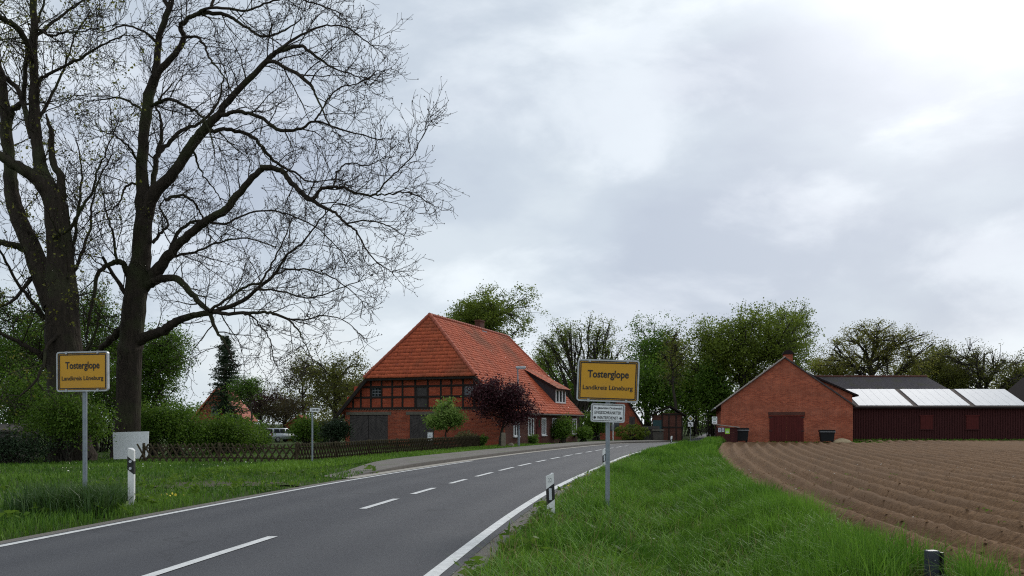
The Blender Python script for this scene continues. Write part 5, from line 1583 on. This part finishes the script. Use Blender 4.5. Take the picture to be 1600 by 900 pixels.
slab('roof_slope', [(w_ + 0.35, -0.35, 2.15), (w_ * 0.4, -0.35, 3.0), (w_ * 0.4, 4.3, 3.0), (w_ + 0.35, 4.3, 2.15)], 0.1, M_DARKROOF, ts)
bf = thing('board_gate', 'dark board gate with pale rail left of the timber shed', 'gate', (gx(1003, 66), 66, 0), math.radians(-6))
for k in range(10): box('board', k * 0.145, k * 0.145 + 0.13, 0, 0.05, 0, 1.25, M_DOORW, bf)
box('rail', -0.05, 1.5, -0.04, -0.003, 0.9, 1.0, M_TIMBER, bf)
cb = thing('shed_counter', 'grey board shelf standing against the timber shed', 'shelf', (gx(1021, 65), 65.3, 0))
box('top', 0, 0.95, 0, 0.5, 0.86, 0.98, M_LINTEL, cb); box('panel', 0.05, 0.9, 0.1, 0.45, 0.0, 0.8, M_KERB, cb)

# ---- red roofed house far left, and brick gable among the shrubs
rh = thing('red_roof_house', 'small house with red roof and skylight left of the fir', 'house', (gx(304, 84), 84, -0.6), math.radians(8))
prism('wall', [(0, -0.4), (4.6, -0.4), (4.6, 2.6), (2.3, 5.6), (0, 2.6)], 0, 8, M_BRICK, rh)
slab('roof_slope', [(-0.5, -0.4, 2.3), (2.3, -0.4, 5.95), (2.3, 8.3, 5.95), (-0.5, 8.3, 2.3)], 0.14, M_TILE2, rh)
slab('roof_slope', [(5.1, -0.4, 2.3), (2.3, -0.4, 5.95), (2.3, 8.3, 5.95), (5.1, 8.3, 2.3)], 0.14, M_TILE2, rh)
box('gable_window', 1.7, 2.6, -0.03, 0.0, 2.9, 3.9, M_GLASS, rh)
bg_ = thing('brick_outbuilding', 'bit of red brick outbuilding showing between shrubs above the car', 'shed', (gx(440, 96), 98, -0.7), math.radians(5))
prism('wall', [(0, -0.4), (3, -0.4), (3, 2.0), (1.5, 3.1), (0, 2.0)], 0, 4, M_BRICK, bg_)
slab('roof_slope', [(-0.2, -0.2, 1.95), (1.5, -0.2, 3.25), (1.5, 4.2, 3.25), (-0.2, 4.2, 1.95)], 0.1, M_TILE2, bg_)
slab('roof_slope', [(3.2, -0.2, 1.95), (1.5, -0.2, 3.25), (1.5, 4.2, 3.25), (3.2, 4.2, 1.95)], 0.1, M_TILE2, bg_)
# hut with rail at the far left
hut = thing('garden_hut', 'grey roofed garden hut at the photo edge behind the hedge', 'hut', (gx(-30, 30), 30.4, 0.1))
box('wall', 0, 1.0, 0.2, 1.6, 0, 1.15, M_DOORW, hut)
slab('roof_slope', [(-0.3, 0, 1.10), (1.15, 0, 1.10), (0.9, 1.0, 1.35), (-0.3, 1.0, 1.35)], 0.07, M_KERB, hut)
hr = thing('garden_rail', 'weathered wooden rail above the low hedge', 'rail', (gx(5, 29.2), 29.2, 0.1))
cyl('bar', (0, 0, 0.86), (1.15, 0, 0.88), 0.035, 0.035, M_LINTEL, hr, 8)
for x in (0.03, 1.1): cyl('post', (x, 0, 0), (x, 0, 0.85), 0.04, 0.04, M_LINTEL, hr, 8)

# ------------------------------------------------------------------ signs, posts, fence and other objects


def rrect(w, h, r, seg=5):
    pts = []
    for cx_, cz_, a0 in ((w / 2 - r, h / 2 - r, 0), (-w / 2 + r, h / 2 - r, 90), (-w / 2 + r, -h / 2 + r, 180), (w / 2 - r, -h / 2 + r, 270)):
        for k in range(seg + 1):
            a = math.radians(a0 + 90 * k / seg); pts.append((cx_ + r * math.cos(a), cz_ + r * math.sin(a)))
    return pts


def ring(name, w, h, r, t, y0, y1, m, parent):
    """rounded rectangular frame of width t between y0 (front) and y1"""
    o = rrect(w, h, r); i = rrect(w - 2 * t, h - 2 * t, max(0.004, r - t))
    n = len(o); bm = bmesh.new()
    of, inf = [bm.verts.new((x, y0, z)) for x, z in o], [bm.verts.new((x, y0, z)) for x, z in i]
    ob, ib = [bm.verts.new((x, y1, z)) for x, z in o], [bm.verts.new((x, y1, z)) for x, z in i]
    for k in range(n):
        j = (k + 1) % n
        bm.faces.new((of[k], of[j], inf[j], inf[k])); bm.faces.new((ob[k], ib[k], ib[j], ob[j]))
        bm.faces.new((of[k], ob[k], ob[j], of[j])); bm.faces.new((inf[k], inf[j], ib[j], ib[k]))
    return bm_obj(name, bm, m, parent)


def lettering(name, s, width, cap, x, z, y, m, parent, bold=0.0):
    """text as flat raised letters, fitted to a width and capital height, centred at x, baseline z"""
    cu = bpy.data.curves.new(name, 'FONT'); cu.body = s; cu.align_x = 'CENTER'; cu.extrude = 0.0
    cu.offset = bold; cu.resolution_u = 4
    to = bpy.data.objects.new(name, cu); COL.objects.link(to)
    bpy.context.view_layer.update()
    dg = bpy.context.evaluated_depsgraph_get()
    me = bpy.data.meshes.new_from_object(to.evaluated_get(dg))
    bpy.data.objects.remove(to, do_unlink=True)
    co = np.empty(len(me.vertices) * 3); me.vertices.foreach_get('co', co); co = co.reshape(-1, 3)
    fx = width / (co[:, 0].max() - co[:, 0].min()); fz = cap / 0.72
    out = np.stack([(co[:, 0] - (co[:, 0].max() + co[:, 0].min()) / 2) * fx + x, np.full(len(co), y), co[:, 1] * fz + z], 1)
    me.vertices.foreach_set('co', out.ravel()); me.update()
    me.materials.clear(); me.materials.append(m)
    return link(bpy.data.objects.new(name, me), parent)


def town_sign(label, px, Y, z_mid, rz, roll, zbase, sub=False):
    t = thing('town_sign', label, 'road sign', (gx(px, Y), Y, zbase), rz, 'town name signs at the village entrance')
    t.rotation_euler = (0, roll * 0.12, rz)
    zm = z_mid - zbase
    cyl('post', (0, 0.05, -0.3), (0, 0.05, zm + 0.28), 0.036, 0.036, M_STEEL, t, 14)
    p = prism('panel', rrect(0.955, 0.645, 0.035), -0.008, 0.008, M_YEL, t)
    p.location = (0, 0, zm); p.rotation_euler = (0, roll, 0)
    ring('panel_edge', 0.985, 0.675, 0.05, 0.024, -0.022, 0.02, M_ALU, p)
    ring('dark_gap', 0.937, 0.627, 0.036, 0.012, -0.011, -0.0085, M_BLACK, p)
    ring('black_border', 0.895, 0.585, 0.02, 0.017, -0.0115, -0.0085, M_BLACK, p)
    lettering('lettering', 'Tosterglope', 0.655, 0.118, 0.0, 0.05, -0.0125, M_BLACK, p, bold=0.024)
    lettering('lettering', 'Landkreis', 0.385, 0.072, -0.205, -0.145, -0.0125, M_BLACK, p, bold=0.016)
    lettering('lettering', 'L\u00fcneburg', 0.375, 0.072, 0.21, -0.145, -0.0125, M_BLACK, p, bold=0.016)
    for x in (-0.3, 0.3):
        for z in (-0.318, 0.318): box('clip', x - 0.018, x + 0.018, -0.03, 0.0, z - 0.022, z + 0.022, M_ALU, p)
    box('bracket', -0.08, 0.08, 0.02, 0.1, 0.15, 0.19, M_STEEL, p); box('bracket', -0.08, 0.08, 0.02, 0.1, -0.19, -0.15, M_STEEL, p)
    if sub:
        q_ = prism('winter_service_panel', rrect(0.53, 0.285, 0.03), -0.008, 0.006, M_WHITE, t)
        q_.location = (0.0, 0, zm - 0.515); q_.rotation_euler = (0, roll, 0)
        ring('panel_edge', 0.545, 0.30, 0.036, 0.012, -0.016, 0.012, M_ALU, q_)
        ring('black_border', 0.50, 0.256, 0.022, 0.008, -0.0115, -0.0085, M_BLACK, q_)
        lettering('lettering', 'Im', 0.035, 0.036, -0.2, 0.062, -0.0115, M_BLACK, q_, 0.018)
        lettering('lettering', 'gesamten', 0.175, 0.036, -0.078, 0.062, -0.0115, M_BLACK, q_, 0.018)
        lettering('lettering', 'Ortsbereich', 0.205, 0.036, 0.125, 0.062, -0.0115, M_BLACK, q_, 0.018)
        lettering('lettering', 'EINGESCHR\u00c4NKTER', 0.42, 0.048, 0, -0.018, -0.0115, M_BLACK, q_, 0.012)
        lettering('lettering', 'WINTERDIENST', 0.335, 0.048, 0, -0.10, -0.0115, M_BLACK, q_, 0.012)
        for sx in (-0.207, 0.207):
            bm = bmesh.new()
            for k in range(3):
                a = k * math.pi / 3
                d = Vector((math.cos(a), 0, math.sin(a))) * 0.022; n_ = Vector((-math.sin(a), 0, math.cos(a))) * 0.006
                c = Vector((sx, -0.0118 - 0.0006 * k, -0.078))
                bm.faces.new([bm.verts.new(c + v) for v in (d + n_, -d + n_, -d - n_, d - n_)])
            bm_obj('snow_star', bm, M_BLACK, q_)
    return t


zl = float(g(gx(130, 13.4), 13.4)); zr_ = float(g(gx(949, 12.75), 12.75))
town_sign('yellow town name sign on grey post, standing on the lawn before the bare trees', 129.5, 13.4, CAMZ + (HY - 580.5) * 13.4 / F, math.radians(-11), math.radians(-0.3), zl)
town_sign('yellow town name sign with white winter service panel below, on the ditch verge', 949, 12.75, CAMZ + (HY - 595) * 12.75 / F, math.radians(-8), math.radians(2.0), zr_, sub=True)


def delineator(label, px, Y, ztop, zb_, slant, refl, number=False, rz=0.0):
    x = gx(px, Y)
    t = thing('delineator_post', label, 'marker post', (x, Y, zb_), rz, 'black and white road marker posts')
    h = ztop - zb_; w = 0.12; d = 0.10
    s = 0.045 * slant
    body = [(-w / 2, -0.25), (w / 2, -0.25), (w / 2, h - 0.03 - s), (w / 2 * 0.2 * slant, h), (-w / 2, h - 0.03 + s)]
    body = [(-w / 2, -0.25), (w / 2, -0.25), (w / 2, h - max(0, s) - 0.005), (-w / 2, h + min(0, s) - 0.005)]

    def tri(name, poly, grow, m, parent):
        bm = bmesh.new()
        fr = [bm.verts.new((px_ * (1 + grow * 8), -d * 0.45 - grow, pz_)) for px_, pz_ in poly]
        bk = [bm.verts.new((px_ * 0.42 * (1 + grow * 8), d * 0.55 + grow, pz_)) for px_, pz_ in poly]
        bm.faces.new(fr); bm.faces.new(bk[::-1]); n = len(poly)
        for i in range(n): bm.faces.new((fr[i], bk[i], bk[(i + 1) % n], fr[(i + 1) % n]))
        if grow == 0: bmesh.ops.bevel(bm, geom=list(bm.edges), offset=0.006, segments=1, affect='EDGES')
        return bm_obj(name, bm, m, parent)
    tri('body', body, 0, M_DIRTYW, t)
    b1 = h - 0.20; b0 = h - 0.43
    band = tri('black_band', [(-w / 2, b0 + s), (w / 2, b0 - s), (w / 2, b1 - s), (-w / 2, b1 + s)], 0.004, M_BLACK, t)
    yf = -d * 0.45 - 0.006
    if refl == 'round':
        for z in (b1 - 0.05, b0 + 0.06):
            cyl('reflector', (0.0, yf, z), (0.0, yf - 0.012, z), 0.026, 0.024, M_REFL, band, 14)
    else:
        box('reflector', -0.02, 0.02, yf - 0.008, yf, b0 + 0.03, b1 - 0.03, M_REFL, band, 0.003)
    if number:
        lettering('lettering', '22', 0.05, 0.06, 0.0, h - 0.14, yf + 0.004, M_GREY, t)
    return t


delineator('white marker post with two round reflectors at the lawn edge', 206.5, 14.1, CAMZ + (HY - 699) * 14.1 / F, float(g(gx(206, 14.1), 14.1)), 1, 'round', rz=math.radians(-8))
delineator('nearest verge marker post, leaning, with oblong reflector and faint number', 862, 11.6, CAMZ + (HY - 738) * 11.6 / F, -0.02, -1, 'bar', number=True, rz=math.radians(-6)).rotation_euler[1] = math.radians(-2.0)
delineator('verge marker post half hidden behind the right sign pole', 944, 25.0, CAMZ + (HY - 700) * 25 / F, float(g(gx(944, 25), 25)), -1, 'bar')
delineator('farthest small marker post in the road bend', 1049, 50.0, CAMZ + (HY - 681) * 50 / F, -0.05, -1, 'bar')

sp = thing('dark_post', 'short dark grey plastic post in the grass beside the field corner', 'post', (gx(1457, 6.3), 6.3, -0.1), math.radians(6))
hp = CAMZ + (HY - 860) * 6.3 / F + 0.1
prism('body', [(-0.05, -0.2), (0.045, -0.2), (0.04, hp), (-0.05, hp)], -0.035, 0.035, M_DARKPOST, sp, 0.006)
prism('side_flange', [(0.046, -0.2), (0.06, -0.2), (0.056, hp - 0.01), (0.042, hp - 0.01)], -0.06, -0.02, M_BLACK, sp)
cyl('rivet', (-0.01, -0.047, hp - 0.07), (-0.01, -0.052, hp - 0.07), 0.005, 0.004, M_ALU, sp, 8)

# street name sign
Yn = 27.4
sn = thing('street_name_sign', 'small white street name sign on thin grey pole by the fence', 'street sign', (gx(488, Yn), Yn, float(g(gx(488, Yn), Yn))), math.radians(-20))
zt = CAMZ + (HY - 637) * Yn / F - sn.location.z
cyl('pole', (0, 0, -0.2), (0, 0, zt), 0.03, 0.03, M_STEEL, sn, 10)
pl = box('name_plate', 0.0, 0.30, -0.035, -0.02, zt - 0.15, zt - 0.01, M_WHITE, sn, 0.004)
box('end_plate', -0.10, -0.002, 0.0, 0.012, zt - 0.14, zt - 0.01, M_WHITE, sn)
for k, (xa, wd) in enumerate(((0.03, 0.022), (0.06, 0.022), (0.09, 0.018), (0.115, 0.022), (0.16, 0.02), (0.19, 0.022), (0.22, 0.02), (0.248, 0.022))):
    box('letter_mark', xa, xa + wd, -0.0385, -0.0355, zt - 0.105, zt - (0.055 if k % 3 else 0.045), M_BLACK, pl)

# white board leaning by the fence
wb = thing('white_board', 'plain white rectangular board leaning before the bare trunk', 'board', (gx(202, 30.2), 30.2, 0.05), math.radians(4))
wb.rotation_euler[0] = math.radians(-9)
A = [at(174, 675, 30.2), at(229, 673.5, 30.2), at(230, 716, 30.2), at(178, 717.5, 30.2)]
poly = [(p.x - wb.location.x, p.z - wb.location.z) for p in A]
bd = prism('panel', poly, 0.0, 0.025, M_WHITE, wb)
for x in (-0.5, 0.45): cyl('leg', (x, 0.05, -0.3), (x, 0.05, 0.3), 0.03, 0.03, M_FENCE, wb, 8)

# ---- lattice fence


def slat_mesh(dirn, h, span):
    bm = bmesh.new()
    a = Vector((-span / 2 * dirn, 0.022 * dirn, -0.06)); b = Vector((span / 2 * dirn, 0.022 * dirn, h))
    t = (b - a).normalized(); u = Vector((0, 1, 0)); w_ = t.cross(u).normalized()
    k = 6; r = 0.03
    ra = [bm.verts.new(a + r * (math.cos(i * 2 * math.pi / k) * u + math.sin(i * 2 * math.pi / k) * w_)) for i in range(k)]
    rb = [bm.verts.new(b + r * (math.cos(i * 2 * math.pi / k) * u + math.sin(i * 2 * math.pi / k) * w_)) for i in range(k)]
    tip = bm.verts.new(b + t * 0.03)
    bm.faces.new(ra)
    for i in range(k):
        bm.faces.new((ra[i], ra[(i + 1) % k], rb[(i + 1) % k], rb[i])); bm.faces.new((rb[i], rb[(i + 1) % k], tip))
    bmesh.ops.recalc_face_normals(bm, faces=bm.faces)
    me = bpy.data.meshes.new('slat'); bm.to_mesh(me); bm.free(); me.materials.append(M_FENCE)
    return me


def lattice_fence(label, p0, p1, h, period, span, z0=0.02, z1=0.02):
    d = Vector((p1[0] - p0[0], p1[1] - p0[1])); L_ = d.length; ang = math.atan2(d.y, d.x)
    t = thing('lattice_fence', label, 'fence', (p0[0], p0[1], 0), ang, 'wooden lattice fence in two runs')
    zf = lambda s: float(g(p0[0] + d.x * s / L_, p0[1] + d.y * s / L_)) + 0.05
    n_ = int(L_ / period)
    for dirn in (1, -1):
        me = slat_mesh(dirn, h, span)
        for k in range(n_ + 1):
            s = k * period
            o = bpy.data.objects.new('slat', me); link(o, t)
            o.location = (s, 0, zf(s) + random.uniform(-0.015, 0.015)); o.rotation_euler = (0, random.uniform(-0.03, 0.03), 0)
    np_ = max(2, int(L_ / 2.6))
    for k in range(np_ + 1):
        s = L_ * k / np_; z = zf(s)
        cyl('fence_post', (s, 0.07, z - 0.2), (s, 0.07, z + h + 0.05), 0.055, 0.05, M_FENCE, t, 8)
        if k < np_:
            s2 = L_ * (k + 1) / np_; z2 = zf(s2)
            for f in (0.2, 0.78): cyl('rail', (s, 0.055, z + h * f), (s2, 0.055, z2 + h * f), 0.026, 0.026, M_FENCE, t, 6)
    return t


lattice_fence('run of brown lattice fence along the lawn, from white board to corner', (-13.45, 29.0), (-7.7, 28.3), 0.62, 0.26, 0.42)
lattice_fence('long run of brown lattice fence along the road towards the house', (-7.55, 28.2), (-1.9, 46.4), 0.66, 0.20, 0.40)

# ---- street lamp
lp = thing('street_lamp', 'tall slim grey street lamp in front of the red roof', 'street lamp', (gx(810.5, 47.0), 47.0, 0.05))
hz = CAMZ + (HY - 575) * 47 / F
cyl('pole_base', (0, 0, -0.1), (0, 0, 1.0), 0.075, 0.075, M_STEEL, lp, 12)
cyl('pole', (0, 0, 1.0), (-0.06, 0, hz - 0.06), 0.055, 0.038, M_STEEL, lp, 12)
bm = bmesh.new(); add_box(bm, -0.18, 0.42, -0.1, 0.1, hz - 0.09, hz + 0.05, 0.03)
hd = bm_obj('lamp_head', bm, M_ALU, lp)
box('lamp_glass', -0.08, 0.36, -0.07, 0.07, hz - 0.12, hz - 0.092, M_REFL, hd)

# ---- stone pillar, small stone, garden notice
st = thing('stone_pillar', 'weathered square granite gatepost beside the purple plum tree', 'pillar', (gx(786.5, 45.3), 45.3, 0.0), math.radians(8))
hs = CAMZ + (HY - 676) * 45.3 / F
prism('shaft', [(-0.13, -0.2), (0.13, -0.2), (0.115, hs - 0.03), (0.06, hs), (-0.09, hs - 0.005), (-0.12, hs - 0.05)], -0.12, 0.12, M_STONE, st, 0.012)
s2 = thing('kerb_boulder', 'small rounded boulder at the foot of the lamp', 'stone', (gx(798, 46), 46, 0.0))
bm = bmesh.new(); bmesh.ops.create_icosphere(bm, subdivisions=2, radius=0.2)
for v in bm.verts: v.co = Vector((v.co.x * (0.9 + 0.2 * random.random()), v.co.y, v.co.z * 1.1 * (0.9 + 0.2 * random.random()) + 0.14))
bm_obj('boulder', bm, M_STONE, s2)
ng = thing('garden_notice', 'small white notice board on the fence before the barn door', 'sign', (gx(672, 41), 41.0, 0.0), math.radians(-10))
z0 = CAMZ + (HY - 690.5) * 41 / F; z1 = CAMZ + (HY - 675.5) * 41 / F
cyl('stake', (0, 0.03, -0.1), (0, 0.03, z1), 0.025, 0.025, M_FENCE, ng, 8)
nb_ = box('notice_panel', -0.13, 0.13, -0.02, 0.0, z0, z1, M_WHITE, ng, 0.004)
box('top_strip', -0.14, 0.14, -0.03, 0.02, z1 + 0.001, z1 + 0.035, M_LINTEL, ng)
for k, (zz_, wd) in enumerate(((0.34, 0.10), (0.27, 0.13), (0.17, 0.14), (0.10, 0.09))): box('text_mark', -wd * 0.6, wd * 0.6, -0.0225, -0.0202, z0 + zz_, z0 + zz_ + 0.028, M_GREY, nb_)

# ---- road signs by the lane
pr = thing('priority_sign', 'yellow diamond priority sign over a white plate at the lane mouth', 'road sign', (gx(1079, 67), 67, 0.0))
zc = CAMZ + (HY - 654) * 67 / F
cyl('pole', (0, 0.03, 0), (0, 0.03, zc + 0.3), 0.035, 0.035, M_STEEL, pr, 8)
dmn = lambda r: [(r, zc), (0, zc + r), (-r, zc), (0, zc - r)]
dp = prism('diamond', dmn(0.27), -0.01, 0.01, M_WHITE, pr)
prism('yellow_field', dmn(0.15), -0.016, -0.011, M_SIGNY, dp); prism('black_rim', dmn(0.175), -0.0135, -0.0105, M_BLACK, dp)
z_ = CAMZ + (HY - 663) * 67 / F
ap = box('plate', -0.22, 0.22, -0.012, 0.01, z_ - 0.19, z_ + 0.19, M_WHITE, pr)
prism('arrow_mark', [(-0.17, z_ + 0.10), (0.02, z_ + 0.10), (0.10, z_ - 0.13), (0.02, z_ - 0.15), (-0.04, z_ + 0.0), (-0.17, z_ + 0.0)], -0.017, -0.0125, M_BLACK, ap)
bs_ = thing('bus_stop_sign', 'tall white bus stop sign with green ring beside the brick barn', 'road sign', (gx(1116.5, 62), 62, 0.0))
za, zb2 = CAMZ + (HY - 662) * 62 / F, CAMZ + (HY - 651) * 62 / F
cyl('pole', (0.12, 0.03, 0), (0.12, 0.03, zb2), 0.035, 0.035, M_BLACK, bs_, 8)
bp_ = box('plate', -0.2, 0.2, -0.01, 0.01, za, zb2, M_WHITE, bs_)
bm = bmesh.new()
cz2 = (za + zb2) / 2 + 0.09
for ro, ri, yv in ((0.155, 0.115, -0.0125),):
    a = [bm.verts.new((ro * math.cos(k * 0.3927), yv, cz2 + ro * math.sin(k * 0.3927))) for k in range(16)]
    b = [bm.verts.new((ri * math.cos(k * 0.3927), yv, cz2 + ri * math.sin(k * 0.3927))) for k in range(16)]
    for k in range(16): bm.faces.new((a[k], a[(k + 1) % 16], b[(k + 1) % 16], b[k]))
bm_obj('green_ring', bm, M_SIGNG, bp_)
lettering('lettering', 'H', 0.10, 0.13, 0.0, cz2 - 0.065, -0.0128, M_SIGNG, bp_, 0.02)
box('text_mark', -0.12, 0.12, -0.0125, -0.0105, za + 0.07, za + 0.12, M_GREY, bp_)

# ---- brown notice box, skips and gravel at the barn
nbx = thing('notice_box', 'low brown wooden bin shelter with posters at the barn corner', 'shelter', (gx(1120, 61.6), 61.6, 0.0), math.radians(-8))
wN = 1.55
for k in range(7): box('board', 0, wN, 0.0, 0.04, 0.02 + k * 0.19, 0.20 + k * 0.19 - (0.0), M_SHED, nbx) if k < 6 else None
box('side_board', 0.0, 0.04, 0.045, 1.3, 0.02, 1.2, M_SHED, nbx); box('side_board', wN - 0.04, wN, 0.045, 1.3, 0.02, 1.1, M_SHED, nbx)
slab('roof_slope', [(-0.12, -0.12, 1.42), (wN + 0.15, -0.12, 1.20), (wN + 0.15, 1.4, 1.20), (-0.12, 1.4, 1.42)], 0.06, M_VERGE, nbx)
for xa, xb, za_, zb3, m_ in ((0.10, 0.33, 0.80, 1.12, M_PAPER), (0.37, 0.56, 0.82, 1.13, M_PAPER), (0.62, 0.97, 0.66, 1.08, M_GREEN)):
    pw = box('poster', xa, xb, -0.012, -0.002, za_, zb3, m_, nbx)
    for q_ in range(2): box('poster_mark', xa + 0.06, xb - 0.06, -0.0145, -0.0125, za_ + 0.08 + q_ * 0.11, za_ + 0.12 + q_ * 0.11, M_BLACK if m_ is M_PAPER else M_WHITE, pw)


def skip(name, label, x, y, w, h, rz):
    t = thing(name, label, 'container', (x, y, 0), rz)
    prism('tub', [(-w * 0.38, 0.12), (w * 0.38, 0.12), (w * 0.46, h * 0.82), (-w * 0.46, h * 0.82)], 0, 0.75, M_SKIP, t, 0.02)
    prism('lid', [(-w * 0.5, h * 0.84), (w * 0.5, h * 0.84), (w * 0.47, h), (-w * 0.47, h)], -0.05, 0.8, M_SKIP, t, 0.02)
    box('lid_rim', -w * 0.5, w * 0.5, -0.075, -0.052, h * 0.82, h * 0.87, M_GREY, t)
    for sx in (-1, 1):
        for yy_ in (0.1, 0.65): cyl('wheel', (sx * w * 0.33 - 0.03, yy_, 0.07), (sx * w * 0.33 + 0.03, yy_, 0.07), 0.075, 0.075, M_TYRE, t, 10)
    return t


skip('waste_container', 'black wheeled waste container standing beside the brown bin shelter', gx(1161, 61.6), 61.8, 1.05, 1.12, math.radians(-10))
skip('waste_container', 'black wheeled waste container right of the maroon barn door', gx(1296.5, 60.2), 60.6, 1.15, 0.98, math.radians(-12))
gp = thing('sand_heap', 'small heap of pale sand at the barn corner by the shed', 'heap', (gx(1318, 60.4), 60.7, -0.02))
bm = bmesh.new(); bmesh.ops.create_icosphere(bm, subdivisions=3, radius=1.0)
for v in bm.verts:
    r_ = math.hypot(v.co.x, v.co.y)
    v.co = Vector((v.co.x * 0.75, v.co.y * 0.55, max(0, v.co.z) ** 1.0 * 0.36 * (1 - 0.25 * r_) + 0.03 * random.random()))
bm_obj('sand', bm, M_SAND, gp)
# slim white pole by the small gable house, bench-like stones
wp = thing('downpipe_pole', 'thin pale pole with box left of the clipped bush', 'pole', (gx(958, 66), 66, 0.0))
cyl('pole', (0, 0, 0), (0, 0, 2.0), 0.05, 0.05, M_WHITE, wp, 8); box('meter_box', -0.12, 0.08, -0.07, 0.07, 0.9, 1.4, M_GREY, wp)

# ---- silver car
car = thing('parked_car', 'silver estate car parked on the grass behind the garden bushes', 'car', (gx(440, 92), 92.0, float(g(gx(440, 92), 92)) + 0.02), math.radians(58))
# local: x forward, y left
CL, CWd = 4.1, 1.72
bm = bmesh.new()
prof_ = [(-2.05, 0.35), (2.0, 0.35), (2.05, 0.62), (1.95, 0.88), (1.1, 1.02), (-2.0, 1.05), (-2.08, 0.7)]
n_ = len(prof_)
sides = []
for y_ in (-CWd / 2, CWd / 2):
    sides.append([bm.verts.new((x, y_, z)) for x, z in prof_])
bm.faces.new(sides[0]); bm.faces.new(sides[1][::-1])
for i in range(n_): bm.faces.new((sides[0][i], sides[1][i], sides[1][(i + 1) % n_], sides[0][(i + 1) % n_]))
bmesh.ops.bevel(bm, geom=list(bm.edges), offset=0.05, segments=2, affect='EDGES')
bm_obj('body', bm, M_CARP, car, True)
bm = bmesh.new()
lo = [(-2.0, -0.8), (1.05, -0.8), (1.05, 0.8), (-2.0, 0.8)]; hi = [(-1.82, -0.66), (0.28, -0.66), (0.28, 0.66), (-1.82, 0.66)]
a = [bm.verts.new((x, y, 1.0)) for x, y in lo]; b = [bm.verts.new((x, y, 1.62)) for x, y in hi]
bm.faces.new(a[::-1]); bm.faces.new(b)
for i in range(4): bm.faces.new((a[i], a[(i + 1) % 4], b[(i + 1) % 4], b[i]))
bmesh.ops.bevel(bm, geom=list(bm.edges), offset=0.04, segments=2, affect='EDGES')
cabin = bm_obj('cabin', bm, M_CARP, car, True)


def car_pane(name, lo4, parent):
    mesh_py(name, lo4, [(0, 1, 2, 3)], M_GLASS, parent)


for sgn in (-1, 1):
    def sp_(x, f, out=0.012):
        y = (0.8 + (0.66 - 0.8) * f) + out; z = 1.0 + 0.62 * f
        return (x, sgn * y, z)
    for x0_, x1_, x2_, x3_ in ((-1.78, -0.95, -0.95, -1.72), (-0.87, -0.12, -0.12, -0.87), (-0.04, 0.85, 0.30, -0.04)):
        P4 = [sp_(x0_, 0.1), sp_(x1_, 0.1), sp_(x2_, 0.84), sp_(x3_, 0.84)]
        mesh_py('side_window', P4, [(0, 1, 2, 3)], M_GLASS, car)
mesh_py('rear_window', [(-1.985, -0.68, 1.07), (-1.985, 0.68, 1.07), (-1.865, 0.58, 1.52), (-1.865, -0.58, 1.52)], [(0, 1, 2, 3)], M_GLASS, car)
mesh_py('windscreen', [(0.98, -0.68, 1.07), (0.98, 0.68, 1.07), (0.40, 0.58, 1.54), (0.40, -0.58, 1.54)], [(0, 1, 2, 3)], M_GLASS, car)
for sx in (-1.3, 1.25):
    for sy in (-1, 1):
        wh = thing_part('wheel', car)
        cyl('tyre', (sx, sy * 0.70, 0.32), (sx, sy * 0.875, 0.32), 0.33, 0.33, M_TYRE, wh, 18)
        cyl('rim', (sx, sy * 0.876, 0.32), (sx, sy * 0.885, 0.32), 0.21, 0.20, M_RIM, wh, 14)
for sy in (-1, 1): box('tail_light', -2.10, -2.04, sy * 0.76 - 0.08, sy * 0.76 + 0.08, 0.75, 1.05, M_RED, car)
box('rear_bumper', -2.13, -2.06, -0.78, 0.78, 0.42, 0.58, M_TYRE, car)
box('number_plate', -2.145, -2.131, -0.26, 0.26, 0.62, 0.73, M_WHITE, car)
